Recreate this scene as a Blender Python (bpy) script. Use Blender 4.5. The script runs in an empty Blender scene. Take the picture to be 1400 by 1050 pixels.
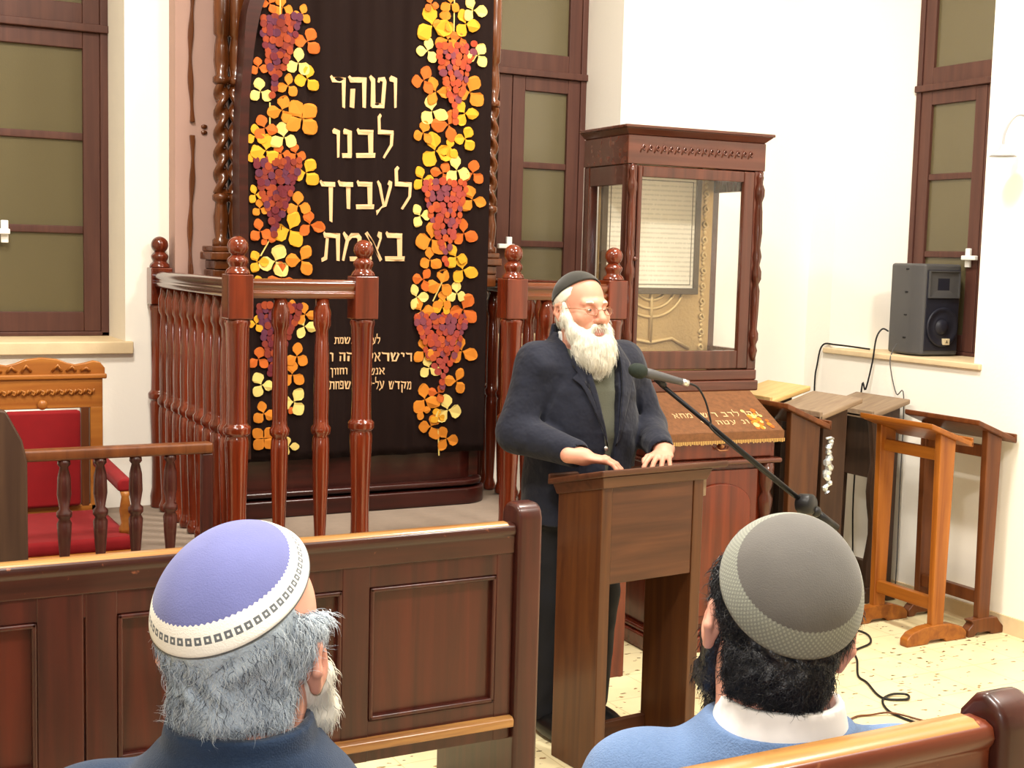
import bpy, math, random
import numpy as np
from mathutils import Vector, Matrix, Euler
random.seed(7); rng = np.random.default_rng(7)
SC = bpy.context.scene; COL = SC.collection
PI = math.pi
# ------------------------------------------------------------------ camera
F_PX, PITCH, ROLL, YAW = 1790.0, 0.0976, 0.0256, 0.4924
CAM = Vector((0, 0, 1.75))
fw = Vector((math.sin(YAW)*math.cos(PITCH), math.cos(YAW)*math.cos(PITCH), -math.sin(PITCH)))
r0 = Vector((math.cos(YAW), -math.sin(YAW), 0)); d0 = fw.cross(r0)
rt = math.cos(ROLL)*r0 - math.sin(ROLL)*d0; dn = math.sin(ROLL)*r0 + math.cos(ROLL)*d0
cd = bpy.data.cameras.new('camera'); cam = bpy.data.objects.new('camera', cd); COL.objects.link(cam)
cd.sensor_width = 36; cd.lens = 36*F_PX/1400; cd.clip_start = .05
cam.matrix_world = Matrix(((rt.x, -dn.x, -fw.x, CAM.x), (rt.y, -dn.y, -fw.y, CAM.y), (rt.z, -dn.z, -fw.z, CAM.z), (0, 0, 0, 1)))
SC.camera = cam
# ------------------------------------------------------------------ materials
def mat(name):
    m = bpy.data.materials.new(name); m.use_nodes = True
    nt = m.node_tree; b = nt.nodes['Principled BSDF']
    return m, nt, b
def C3(h):
    h = h.lstrip('#'); v = [int(h[i:i+2], 16)/255 for i in (0, 2, 4)]
    return tuple((c/12.92 if c <= .04045 else ((c+.055)/1.055)**2.4) for c in v) + (1,)
def plain(name, col, rough=.6, metal=0, coat=0, bump=0, bscale=200, spec=.3, sheen=0, var=0, vscale=8):
    m, nt, b = mat(name); N = nt.nodes; L = nt.links
    b.inputs['Base Color'].default_value = C3(col); b.inputs['Roughness'].default_value = rough
    b.inputs['Metallic'].default_value = metal; b.inputs['Coat Weight'].default_value = coat
    b.inputs['Specular IOR Level'].default_value = spec; b.inputs['Sheen Weight'].default_value = sheen
    if bump or var:
        tc = N.new('ShaderNodeTexCoord')
    if var:
        n = N.new('ShaderNodeTexNoise'); n.inputs['Scale'].default_value = vscale; n.inputs['Detail'].default_value = 4
        L.new(tc.outputs['Object'], n.inputs['Vector'])
        h = N.new('ShaderNodeHueSaturation'); h.inputs['Color'].default_value = C3(col)
        mr = N.new('ShaderNodeMapRange'); mr.inputs[3].default_value = 1-var; mr.inputs[4].default_value = 1+var
        L.new(n.outputs['Fac'], mr.inputs[0]); L.new(mr.outputs[0], h.inputs['Value']); L.new(h.outputs[0], b.inputs['Base Color'])
    if bump:
        n = N.new('ShaderNodeTexNoise'); n.inputs['Scale'].default_value = bscale; n.inputs['Detail'].default_value = 3
        L.new(tc.outputs['Object'], n.inputs['Vector'])
        bp = N.new('ShaderNodeBump'); bp.inputs['Strength'].default_value = bump; bp.inputs['Distance'].default_value = .004
        L.new(n.outputs['Fac'], bp.inputs['Height']); L.new(bp.outputs[0], b.inputs['Normal'])
    return m
def wood(name, c1, c2, rough=.35, axis='z', scale=1.0, coat=.25, wear=None):
    m, nt, b = mat(name); N = nt.nodes; L = nt.links
    tc = N.new('ShaderNodeTexCoord'); mp = N.new('ShaderNodeMapping')
    st = {'x': (1.6, 26, 26), 'y': (26, 1.6, 26), 'z': (26, 26, 1.6)}[axis]
    mp.inputs['Scale'].default_value = tuple(s*scale for s in st)
    L.new(tc.outputs['Object'], mp.inputs[0])
    n = N.new('ShaderNodeTexNoise'); n.inputs['Scale'].default_value = 1; n.inputs['Detail'].default_value = 5; n.inputs['Distortion'].default_value = .6
    L.new(mp.outputs[0], n.inputs['Vector'])
    cr = N.new('ShaderNodeValToRGB'); cr.color_ramp.elements[0].position = .3; cr.color_ramp.elements[1].position = .7
    cr.color_ramp.elements[0].color = C3(c1); cr.color_ramp.elements[1].color = C3(c2)
    L.new(n.outputs['Fac'], cr.inputs[0])
    out = cr.outputs[0]
    if wear:
        n2 = N.new('ShaderNodeTexNoise'); n2.inputs['Scale'].default_value = 38; n2.inputs['Detail'].default_value = 6
        L.new(tc.outputs['Object'], n2.inputs['Vector'])
        c2r = N.new('ShaderNodeValToRGB'); c2r.color_ramp.elements[0].position = .66; c2r.color_ramp.elements[1].position = .74
        L.new(n2.outputs['Fac'], c2r.inputs[0])
        mx = N.new('ShaderNodeMix'); mx.data_type = 'RGBA'
        L.new(c2r.outputs[0], mx.inputs[0]); L.new(out, mx.inputs[6]); mx.inputs[7].default_value = C3(wear)
        out = mx.outputs[2]
    L.new(out, b.inputs['Base Color'])
    b.inputs['Roughness'].default_value = rough; b.inputs['Coat Weight'].default_value = coat*.8; b.inputs['Coat Roughness'].default_value = .12; b.inputs['Specular IOR Level'].default_value = .3
    bp = N.new('ShaderNodeBump'); bp.inputs['Strength'].default_value = .08; bp.inputs['Distance'].default_value = .003
    L.new(n.outputs['Fac'], bp.inputs['Height']); L.new(bp.outputs[0], b.inputs['Normal'])
    return m
M = {}
M['plaster'] = plain('wall_plaster', 'f7f2e8', .85, bump=.15, bscale=60, var=.015, vscale=3)
M['ceil'] = plain('ceiling_paint', 'f5f2ec', .9)
M['stone'] = plain('sill_stone', 'd8c19b', .6, var=.12, vscale=18, bump=.1, bscale=90)
M['carpet'] = plain('carpet_pile', '8a7a6c', .95, bump=.5, bscale=400, var=.12, vscale=30)
M['pew_x'] = wood('pew_wood_along', '26100d', '432018', .32, 'x', wear='7d4a34')
M['pew_z'] = wood('pew_wood_upright', '2a110e', '471d16', .36, 'z')
M['pew_panel'] = wood('pew_panel_wood', '30120d', '4d1d13', .34, 'z')
M['pew_edge'] = wood('worn_rail_wood', '6a4022', 'b0824a', .28, 'x', coat=.4)
M['pewb_x'] = wood('rear_pew_wood', '4a1d12', '6e321d', .35, 'x', wear='9d6544')
M['rail'] = wood('varnished_baluster_wood', '48180b', '742c14', .16, 'z', coat=.8)
M['railx'] = wood('varnished_rail_wood', '48200f', '763a1a', .16, 'x', coat=.8)
M['raily'] = wood('varnished_side_rail_wood', '381510', '552516', .14, 'y', coat=.8)
M['ark'] = wood('ark_dark_wood', '240c09', '3c140e', .3, 'x', coat=.3)
M['ark_z'] = wood('ark_column_wood', '43200c', '6b3818', .25, 'z', coat=.6)
M['wing'] = plain('pinkish_wood', 'b08e82', .6, var=.06, vscale=5)  # pinkish beige with slight random variation
M['winwood'] = wood('window_frame_paint', '4b2d26', '5a382e', .5, 'z', coat=.05)
M['cab'] = wood('cabinet_mahogany', '38180f', '56291c', .22, 'z', coat=.6)
M['cab_x'] = wood('cabinet_mahogany_rail', '421e14', '5c2f22', .24, 'x', coat=.6)
M['chest'] = wood('chest_mahogany', '4f1b0d', '702a14', .25, 'z', coat=.5)
M['lect'] = wood('lectern_wood', '3d2114', '58331f', .38, 'x', coat=.15)
M['lect_z'] = wood('lectern_side_wood', '402111', '5a3418', .36, 'z', coat=.2)
M['oak'] = wood('orange_oak', '824514', 'a96624', .38, 'z', coat=.2)
M['oak_x'] = wood('orange_oak_cross', '7c4213', 'a06020', .38, 'y', coat=.2)
M['brownwood'] = wood('mid_brown_wood', '532b14', '6f3e1e', .4, 'z', coat=.15)
M['darkwood'] = wood('dark_stand_wood', '35231a', '493325', .45, 'z', coat=.1)
M['greywood'] = wood('grey_brown_board', '7a6450', '8f7a62', .5, 'x', coat=.1)
M['tanwood'] = wood('tan_board', 'c09a5e', 'd6b274', .4, 'x', coat=.1)
M['chairwood'] = wood('carved_chair_oak', '8d501c', 'ad6f2e', .4, 'x', coat=.2)
M['red'] = plain('red_velvet', '7c050d', .85, sheen=.05, var=.12, vscale=25)
M['navy'] = plain('navy_suit_cloth', '171a28', .9, bump=.9, bscale=11, sheen=.08)
M['navy'].node_tree.nodes['Bump'].inputs['Distance'].default_value = .022
M['trouser'] = plain('black_trouser_cloth', '121218', .85)
M['sweater'] = plain('grey_green_knit', '55564a', .9, bump=.4, bscale=350, sheen=.05)
M['shirt'] = plain('white_shirt_cotton', 'f2f0ee', .7)
M['bluejacket'] = plain('dark_blue_wool', '1d2f48', .9, bump=.35, bscale=450, sheen=.1, var=.15, vscale=120)
M['bluesweater'] = plain('blue_grey_knit', '5f789f', .95, bump=.5, bscale=350, sheen=.1, var=.12, vscale=150)
M['skin'] = plain('skin', 'c98d76', .5, var=.06, vscale=30)
M['skin2'] = plain('skin_pale', 'd69b86', .5, var=.06, vscale=30)
M['lip'] = plain('lips', 'b56a5c', .45)
M['white_hair'] = plain('white_hair', 'dcd8cb', .6)
M['grey_hair'] = plain('silver_hair', 'a3b0bc', .6, bump=.6, bscale=260, var=.1, vscale=40)
M['cool_hair'] = plain('cool_white_hair', 'ced8e0', .5)
M['darkgrey_hair'] = plain('iron_grey_hair', '4a505a', .5)
M['black_hair'] = plain('black_hair', '0f1119', .4, spec=.5, bump=.6, bscale=220)
M['black_cloth'] = plain('black_kippah_cloth', '26241f', .9, sheen=.2)
M['black'] = plain('black_plastic', '17171a', .4)
M['blackmetal'] = plain('black_metal', '1c1c1f', .35, metal=.6)
M['spk'] = plain('dark_grey_plastic', '4b4a4b', .5, bump=.2, bscale=500)
M['spkdark'] = plain('speaker_grille', '20202a', .45)
M['steel'] = plain('steel', 'c8c8c8', .3, metal=1)
M['micgrille'] = plain('microphone_foam', '1d2620', .8, bump=.5, bscale=600)
M['shoe'] = plain('black_leather', '0e0d0d', .35)
M['gold'] = plain('embossed_gold', 'b79a6a', .42, metal=.4, bump=.7, bscale=70)
M['goldraise'] = plain('raised_gold', 'c8ae7c', .38, metal=.4)
M['greyenamel'] = plain('grey_enamel', 'a9a9ae', .4)
M['white'] = plain('white_enamel', 'f4f4f0', .35)
M['letter'] = plain('cream_applique_cloth', 'd6ae80', .85)
M['label'] = plain('beige_badge', 'cdbd9a', .5)
M['foil'] = plain('silver_foil', 'd8dde0', .3, metal=.7)
M['eyew'] = plain('eye_white', 'e8e0d8', .3)
M['iris'] = plain('iris', '33281f', .25)
M['gframe'] = plain('thin_gold_frame', '9a6a4a', .3, metal=.6)
M['cover'] = plain('embroidered_brown_cloth', '6e482c', .8, var=.45, vscale=45, bump=.4, bscale=200)
M['fringe'] = plain('gold_braid', 'c39a5a', .8)
M['docframe'] = plain('document_frame', '54483a', .4)
M['night'] = plain('outside_dark', '2a2a22', .9)
LEAF = {'Y': plain('leaf_yellow', 'd09420', .8), 'A': plain('leaf_amber', 'c4761e', .8), 'O': plain('leaf_orange', 'b85a1a', .8),
        'P': plain('leaf_pale_yellow', 'd6bd6c', .8), 'D': plain('leaf_rust', 'b5561a', .8)}
GRAPE = [plain('grape_wine', '621e27', .8), plain('grape_brick', '742a1e', .8), plain('grape_plum', '552539', .8), plain('grape_rust', '8c3818', .8)]
GRAPE2 = [plain('grape_coral', '963c32', .8), plain('grape_scarlet', 'a03e22', .8), plain('grape_mauve', '743843', .8), plain('grape_orange_red', 'a84a22', .8)]

def velvet():
    m, nt, b = mat('dark_brown_velvet'); N = nt.nodes; L = nt.links
    b.inputs['Base Color'].default_value = C3('180b08'); b.inputs['Roughness'].default_value = .9; b.inputs['Specular IOR Level'].default_value = .15; b.inputs['Sheen Weight'].default_value = .04
    b.inputs['Sheen Tint'].default_value = C3('7a4a40')
    return m
M['velvet'] = velvet()
def floor_mat():
    m, nt, b = mat('terrazzo_tiles'); N = nt.nodes; L = nt.links
    tc = N.new('ShaderNodeTexCoord')
    mp = N.new('ShaderNodeMapping'); mp.inputs['Scale'].default_value = (1, 2.2, 1); mp.inputs['Rotation'].default_value = (0, 0, .5)
    L.new(tc.outputs['Object'], mp.inputs[0])
    v = N.new('ShaderNodeTexVoronoi'); v.inputs['Scale'].default_value = 17
    n0 = N.new('ShaderNodeTexNoise'); n0.inputs['Scale'].default_value = 40
    mx0 = N.new('ShaderNodeMix'); mx0.data_type = 'RGBA'; mx0.blend_type = 'ADD'; mx0.inputs[0].default_value = .06
    L.new(tc.outputs['Object'], n0.inputs['Vector']); L.new(mp.outputs[0], mx0.inputs[6]); L.new(n0.outputs['Color'], mx0.inputs[7]); L.new(mx0.outputs[2], v.inputs['Vector'])
    r = N.new('ShaderNodeValToRGB'); r.color_ramp.elements[0].position = .2; r.color_ramp.elements[1].position = .25
    r.color_ramp.elements[0].color = (1, 1, 1, 1); r.color_ramp.elements[1].color = (0, 0, 0, 1)
    L.new(v.outputs['Distance'], r.inputs[0])
    # only some cells carry a dark chip
    sp = N.new('ShaderNodeSeparateColor'); L.new(v.outputs['Color'], sp.inputs[0])
    gt = N.new('ShaderNodeMath'); gt.operation = 'GREATER_THAN'; gt.inputs[1].default_value = .5; L.new(sp.outputs[0], gt.inputs[0])
    mu = N.new('ShaderNodeMath'); mu.operation = 'MULTIPLY'; L.new(r.outputs[0], mu.inputs[0]); L.new(gt.outputs[0], mu.inputs[1])
    chip = N.new('ShaderNodeValToRGB'); chip.color_ramp.elements[0].color = C3('3d2c16'); chip.color_ramp.elements[1].color = C3('8f6a3c')
    L.new(sp.outputs[1], chip.inputs[0])
    n = N.new('ShaderNodeTexNoise'); n.inputs['Scale'].default_value = 6; n.inputs['Detail'].default_value = 6; L.new(tc.outputs['Object'], n.inputs['Vector'])
    base = N.new('ShaderNodeValToRGB'); base.color_ramp.elements[0].color = C3('dccb9c'); base.color_ramp.elements[1].color = C3('ece0b8')
    L.new(n.outputs['Fac'], base.inputs[0])
    br = N.new('ShaderNodeTexBrick'); br.offset = 0; br.inputs['Scale'].default_value = 1; br.inputs['Mortar Size'].default_value = .0025
    br.inputs['Brick Width'].default_value = .25; br.inputs['Row Height'].default_value = .25
    br.inputs['Color1'].default_value = (1, 1, 1, 1); br.inputs['Color2'].default_value = (.97, .97, .97, 1); br.inputs['Mortar'].default_value = (.72, .68, .6, 1)
    L.new(tc.outputs['Object'], br.inputs['Vector'])
    mx = N.new('ShaderNodeMix'); mx.data_type = 'RGBA'; mx.blend_type = 'MULTIPLY'; mx.inputs[0].default_value = 1
    L.new(base.outputs[0], mx.inputs[6]); L.new(br.outputs['Color'], mx.inputs[7])
    m2 = N.new('ShaderNodeMix'); m2.data_type = 'RGBA'; L.new(mu.outputs[0], m2.inputs[0]); L.new(mx.outputs[2], m2.inputs[6]); L.new(chip.outputs[0], m2.inputs[7])
    L.new(m2.outputs[2], b.inputs['Base Color']); b.inputs['Roughness'].default_value = .35
    return m
M['floor'] = floor_mat()
def pane_mat():
    m, nt, b = mat('figured_window_glass'); N = nt.nodes; L = nt.links
    tc = N.new('ShaderNodeTexCoord'); n = N.new('ShaderNodeTexNoise'); n.inputs['Scale'].default_value = 160; L.new(tc.outputs['Object'], n.inputs['Vector'])
    bp = N.new('ShaderNodeBump'); bp.inputs['Strength'].default_value = .12; bp.inputs['Distance'].default_value = .002; L.new(n.outputs['Fac'], bp.inputs['Height'])
    b.inputs['Base Color'].default_value = C3('6e6448'); b.inputs['Roughness'].default_value = .22; L.new(bp.outputs[0], b.inputs['Normal'])
    b.inputs['Transmission Weight'].default_value = .25
    return m
M['pane'] = pane_mat()
def glass_mat():
    m, nt, b = mat('clear_cabinet_glass'); N = nt.nodes; L = nt.links
    N.remove(b); out = N['Material Output']
    t = N.new('ShaderNodeBsdfTransparent'); g = N.new('ShaderNodeBsdfGlossy'); g.inputs['Roughness'].default_value = .03
    lw = N.new('ShaderNodeLayerWeight'); lw.inputs[0].default_value = .5; mx = N.new('ShaderNodeMixShader')
    p5 = N.new('ShaderNodeMath'); p5.operation = 'POWER'; p5.inputs[1].default_value = 5; L.new(lw.outputs['Facing'], p5.inputs[0])
    ma = N.new('ShaderNodeMath'); ma.operation = 'MULTIPLY_ADD'; ma.inputs[1].default_value = .9; ma.inputs[2].default_value = .035; L.new(p5.outputs[0], ma.inputs[0])
    L.new(ma.outputs[0], mx.inputs[0]); L.new(t.outputs[0], mx.inputs[1]); L.new(g.outputs[0], mx.inputs[2]); L.new(mx.outputs[0], out.inputs[0])
    return m
M['glass'] = glass_mat()
def doc_mat():
    m, nt, b = mat('printed_sheet'); N = nt.nodes; L = nt.links
    tc = N.new('ShaderNodeTexCoord'); mp = N.new('ShaderNodeMapping'); mp.inputs['Scale'].default_value = (190, 1, 42)
    L.new(tc.outputs['Object'], mp.inputs[0]); n = N.new('ShaderNodeTexNoise'); n.inputs['Scale'].default_value = 1; n.inputs['Detail'].default_value = 2
    L.new(mp.outputs[0], n.inputs['Vector'])
    w = N.new('ShaderNodeTexWave'); w.bands_direction = 'Z'; w.inputs['Scale'].default_value = 14; L.new(tc.outputs['Object'], w.inputs['Vector'])
    mu = N.new('ShaderNodeMath'); mu.operation = 'MULTIPLY'; L.new(n.outputs['Fac'], mu.inputs[0]); L.new(w.outputs['Fac'], mu.inputs[1])
    r = N.new('ShaderNodeValToRGB'); r.color_ramp.elements[0].position = .3; r.color_ramp.elements[1].position = .42
    r.color_ramp.elements[0].color = C3('e6e0cf'); r.color_ramp.elements[1].color = C3('cfcab9')  # print lines paled: the wash of glare is put into their colour
    L.new(mu.outputs[0], r.inputs[0]); L.new(r.outputs[0], b.inputs['Base Color']); b.inputs['Roughness'].default_value = .4
    return m
M['doc'] = doc_mat()
def kippah_mat(name, top, band, mark, t0, kind):
    m, nt, b = mat(name); N = nt.nodes; L = nt.links
    tc = N.new('ShaderNodeTexCoord'); sx = N.new('ShaderNodeSeparateXYZ'); L.new(tc.outputs['UV'], sx.inputs[0])
    def mth(op, a, bb=None):
        x = N.new('ShaderNodeMath'); x.operation = op
        for i, v in enumerate((a, bb)):
            if v is None: continue
            if isinstance(v, (int, float)): x.inputs[i].default_value = v
            else: L.new(v, x.inputs[i])
        return x.outputs[0]
    n = N.new('ShaderNodeTexNoise'); n.inputs['Scale'].default_value = 14; n.inputs['Detail'].default_value = 5; L.new(tc.outputs['Object'], n.inputs['Vector'])
    hs = N.new('ShaderNodeHueSaturation'); hs.inputs['Color'].default_value = C3(top)
    mr = N.new('ShaderNodeMapRange'); mr.inputs[3].default_value = .8; mr.inputs[4].default_value = 1.2; L.new(n.outputs['Fac'], mr.inputs[0]); L.new(mr.outputs[0], hs.inputs['Value'])
    u, v = sx.outputs[0], sx.outputs[1]
    edge = mth('MULTIPLY', mth('SINE', mth('MULTIPLY', u, 2*PI*84)), .007)
    isband = mth('GREATER_THAN', mth('ADD', v, edge), t0)
    vb = mth('DIVIDE', mth('SUBTRACT', v, t0), 1-t0)        # 0..1 through the band
    if kind == 'squares':
        a = mth('ABSOLUTE', mth('SUBTRACT', mth('FRACT', mth('MULTIPLY', u, 56)), .5))
        c = mth('ABSOLUTE', mth('SUBTRACT', vb, .48))
        ring = mth('MULTIPLY', mth('LESS_THAN', a, .36), mth('LESS_THAN', c, .12))
        hole = mth('MULTIPLY', mth('LESS_THAN', a, .12), mth('LESS_THAN', c, .045))
        mk = mth('SUBTRACT', ring, hole)
        mk = mth('MAXIMUM', mk, mth('GREATER_THAN', vb, .95))
    else:
        w1 = mth('SINE', mth('MULTIPLY', u, 2*PI*95)); w2 = mth('SINE', mth('MULTIPLY', vb, 2*PI*5))
        mk = mth('MULTIPLY', mth('GREATER_THAN', mth('MULTIPLY', w1, w2), .25), .75)
    mx = N.new('ShaderNodeMix'); mx.data_type = 'RGBA'; L.new(mk, mx.inputs[0]); mx.inputs[6].default_value = C3(band); mx.inputs[7].default_value = C3(mark)
    m2 = N.new('ShaderNodeMix'); m2.data_type = 'RGBA'; L.new(isband, m2.inputs[0]); L.new(hs.outputs[0], m2.inputs[6]); L.new(mx.outputs[2], m2.inputs[7])
    L.new(m2.outputs[2], b.inputs['Base Color']); b.inputs['Roughness'].default_value = .9; b.inputs['Sheen Weight'].default_value = .1
    n3 = N.new('ShaderNodeTexNoise'); n3.inputs['Scale'].default_value = 500; L.new(tc.outputs['Object'], n3.inputs['Vector'])
    bp = N.new('ShaderNodeBump'); bp.inputs['Strength'].default_value = .3; bp.inputs['Distance'].default_value = .002; L.new(n3.outputs['Fac'], bp.inputs['Height']); L.new(bp.outputs[0], b.inputs['Normal'])
    return m
M['kip_blue'] = kippah_mat('violet_velvet_white_band', '5d6194', 'dedbd4', '5a5f64', .74, 'squares')
M['kip_grey'] = kippah_mat('grey_velvet_knit_band', '524f4c', '6f726a', '8f9186', .70, 'knit')

# ------------------------------------------------------------------ mesh builder
class MB:
    def __init__(s): s.v = []; s.f = []; s.mi = []; s.cur = 0
    def add(s, vs, fs):
        o = len(s.v); s.v += [tuple(v) for v in vs]; s.f += [tuple(i+o for i in f) for f in fs]; s.mi += [s.cur]*len(fs); return s
    def box(s, x0, x1, y0, y1, z0, z1):
        vs = [(x, y, z) for z in (z0, z1) for y in (y0, y1) for x in (x0, x1)]
        return s.add(vs, [(0, 2, 3, 1), (4, 5, 7, 6), (0, 1, 5, 4), (2, 6, 7, 3), (0, 4, 6, 2), (1, 3, 7, 5)])
    def hexa(s, a, b):       # two quads (bottom ring a, top ring b)
        return s.add(list(a)+list(b), [(3, 2, 1, 0), (4, 5, 6, 7), (0, 1, 5, 4), (1, 2, 6, 5), (2, 3, 7, 6), (3, 0, 4, 7)])
    def prism(s, poly, d, org=(0, 0, 0), ax=(1, 0, 0), ay=(0, 0, 1)):   # polygon in plane (ax,ay), extruded by vector d
        org, ax, ay, d = map(Vector, (org, ax, ay, d)); n = len(poly)
        a = [org+ax*p[0]+ay*p[1] for p in poly]; b = [p+d for p in a]
        flip = (ax.cross(ay)).dot(d) < 0
        ar = sum(poly[i][0]*poly[(i+1) % n][1]-poly[(i+1) % n][0]*poly[i][1] for i in range(n))
        if ar < 0: flip = not flip
        F = [tuple(range(n-1, -1, -1)), tuple(range(n, 2*n))]+[(i, (i+1) % n, n+(i+1) % n, n+i) for i in range(n)]
        if flip: F = [tuple(reversed(f)) for f in F]
        return s.add(a+b, F)
    def lathe(s, prof, c=(0, 0, 0), seg=20, axis=None):       # prof: (r, z)
        c = Vector(c); vs = []; fs = []; n = len(prof)
        rot = Vector((0, 0, 1)).rotation_difference(Vector(axis)).to_matrix() if axis is not None else Matrix.Identity(3)
        for r, z in prof:
            for k in range(seg):
                a = 2*PI*k/seg; vs.append(c+rot @ Vector((r*math.cos(a), r*math.sin(a), z)))
        for i in range(n-1):
            for k in range(seg):
                k2 = (k+1) % seg; fs.append((i*seg+k, i*seg+k2, (i+1)*seg+k2, (i+1)*seg+k))
        fs.append(tuple(range(seg-1, -1, -1))); fs.append(tuple((n-1)*seg+k for k in range(seg)))
        return s.add(vs, fs)
    def tube(s, pts, r, seg=8, closed=False):
        P = [Vector(p) for p in pts]; n = len(P); R = r if isinstance(r, (list, tuple)) else [r]*n
        vs = []; fs = []; up = Vector((0, 0, 1)); prev = None
        for i in range(n):
            t = (P[(i+1) % n if closed else min(i+1, n-1)]-P[(i-1) % n if closed else max(i-1, 0)])
            if t.length < 1e-9: t = Vector((0, 0, 1))
            t.normalize()
            if prev is None:
                a = t.cross(up if abs(t.z) < .9 else Vector((1, 0, 0))).normalized()
            else:
                a = (prev-t*prev.dot(t));  a = a.normalized() if a.length > 1e-6 else t.orthogonal().normalized()
            prev = a; b = t.cross(a)
            for k in range(seg):
                q = 2*PI*k/seg; vs.append(P[i]+(a*math.cos(q)+b*math.sin(q))*R[i])
        m = n if closed else n-1
        for i in range(m):
            j = (i+1) % n
            for k in range(seg):
                k2 = (k+1) % seg; fs.append((i*seg+k, i*seg+k2, j*seg+k2, j*seg+k))
        if not closed:
            fs.append(tuple(range(seg-1, -1, -1))); fs.append(tuple((n-1)*seg+k for k in range(seg)))
        return s.add(vs, fs)
    def ball(s, c, r, seg=20, rings=12, sc=(1, 1, 1)):
        prof = [(max(r*math.sin(PI*i/rings), 1e-4), -r*math.cos(PI*i/rings)) for i in range(rings+1)]
        o = len(s.v); s.lathe(prof, (0, 0, 0), seg)
        for i in range(o, len(s.v)):
            v = s.v[i]; s.v[i] = (c[0]+v[0]*sc[0], c[1]+v[1]*sc[1], c[2]+v[2]*sc[2])
        return s
    def xf(s, m, start=0):
        for i in range(start, len(s.v)): s.v[i] = tuple(m @ Vector(s.v[i]))
        return s
TM = {}
def thing(name, label, cat, loc=(0, 0, 0), rz=0, group=None):
    o = bpy.data.objects.new(name, None); COL.objects.link(o); o.empty_display_size = .1
    o.location = loc; o.rotation_euler = (0, 0, rz)
    TM[o.name] = Matrix.Translation(loc) @ Matrix.Rotation(rz, 4, 'Z')
    tag(o, label, cat, group); return o
def tag(o, label=None, cat=None, group=None, kind=None):
    if label: o['label'] = label
    if cat: o['category'] = cat
    if group: o['group'] = group
    if kind: o['kind'] = kind
    return o
def obj(name, mb, m, parent=None, bevel=0, smooth=None, W=False, label=None, subd=0, solid=0):
    """link one mesh object; W: vertices are given in world space and are moved into the parent's frame"""
    me = bpy.data.meshes.new(name)
    vs = mb.v
    if W and parent is not None:
        p = parent
        inv = TM[p.name].inverted(); vs = [tuple(inv @ Vector(v)) for v in vs]
    me.from_pydata(vs, [], mb.f)
    ms = m if isinstance(m, (list, tuple)) else [m]
    for x in ms: me.materials.append(x)
    if len(ms) > 1: me.polygons.foreach_set('material_index', mb.mi)
    o = bpy.data.objects.new(name, me); COL.objects.link(o)
    if parent is not None:
        o.parent = parent; TM[o.name] = TM[parent.name]
    else:
        TM[o.name] = Matrix.Identity(4)
    if subd:
        sm = o.modifiers.new('sub', 'SUBSURF'); sm.levels = sm.render_levels = subd
    if solid:
        sm = o.modifiers.new('solid', 'SOLIDIFY'); sm.thickness = solid; sm.offset = 0
    if bevel:
        bm = o.modifiers.new('bevel', 'BEVEL'); bm.width = bevel; bm.segments = 2; bm.limit_method = 'ANGLE'; bm.angle_limit = math.radians(40)
        me.shade_smooth() if hasattr(me, 'shade_smooth') else None
        w = o.modifiers.new('wn', 'WEIGHTED_NORMAL'); w.keep_sharp = True
    if smooth:
        me.shade_smooth()
    if label: o['label'] = label
    return o
def struct(name, mb, m, parent=None, bevel=0, smooth=None):
    o = obj(name, mb, m, parent, bevel, smooth)
    if parent is None: o['kind'] = 'structure'
    return o
def dup(root, loc, rz, label=None, group=None):
    r = root.copy(); COL.objects.link(r); r.location = loc; r.rotation_euler = (0, 0, rz)
    if label: r['label'] = label
    if group: r['group'] = group
    for ch in list(root.children):
        c = ch.copy(); COL.objects.link(c); c.parent = r
        for g in list(ch.children):
            d = g.copy(); COL.objects.link(d); d.parent = c
    return r
def smoothpath(pts, n=6):
    P = [Vector(p) for p in pts]; out = []
    for i in range(len(P)-1):
        a, b, c, d = P[max(i-1, 0)], P[i], P[i+1], P[min(i+2, len(P)-1)]
        for k in range(n):
            t = k/n; out.append(.5*((2*b)+(c-a)*t+(2*a-5*b+4*c-d)*t*t+(3*b-a-3*c+d)*t**3))
    out.append(P[-1]); return out
# ================================================================== the room
YB, XR, XL, YN, ZC = 5.85, 5.05, -5.5, -9.0, 4.6
YF, XF = 6.22, 5.42
struct('floor', MB().box(XL-.2, XR+.6, YN-.2, YB+.6, -.1, 0), M['floor'])
struct('ceiling', MB().box(XL-.2, XR+.6, YN-.2, YB+.6, ZC, ZC+.1), M['ceil'])
W1 = (0.0, 1.21); W2 = (2.84, 3.74); W3 = (4.45, 5.44)
ZS, ZT = 1.28, 3.55
b = MB()
for x0, x1, z0, z1 in ((XL-.2, W1[0], 0, ZC), (W1[0], W1[1], 0, ZS), (W1[0], W1[1], ZT, ZC), (W1[1], W2[0], 0, ZC), (W2[0], W2[1], 0, ZS), (W2[0], W2[1], ZT, ZC), (W2[1], XR+.6, 0, ZC)):
    b.box(x0, x1, YB, YB+.5, z0, z1)
struct('wall_back', b, M['plaster'])
b = MB()
for y0, y1, z0, z1 in ((YN-.2, W3[0], 0, ZC), (W3[0], 5.65, 0, ZS-.03), (W3[0], 5.65, ZT, ZC), (5.65, YB, 0, ZC)):
    b.box(XR, XR+.5, y0, y1, z0, z1)
b.prism([(XR, W3[0]), (XR, 4.60), (XF+.08, W3[0])], (0, 0, ZT-ZS+.03), (0, 0, ZS-.03), (1, 0, 0), (0, 1, 0))          # splayed window reveals
b.prism([(XR, 5.65), (XR+.5, 5.65), (XR+.5, W3[1]), (XF, W3[1])], (0, 0, ZT-ZS+.03), (0, 0, ZS-.03), (1, 0, 0), (0, 1, 0))
struct('wall_right', b, M['plaster'])
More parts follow.
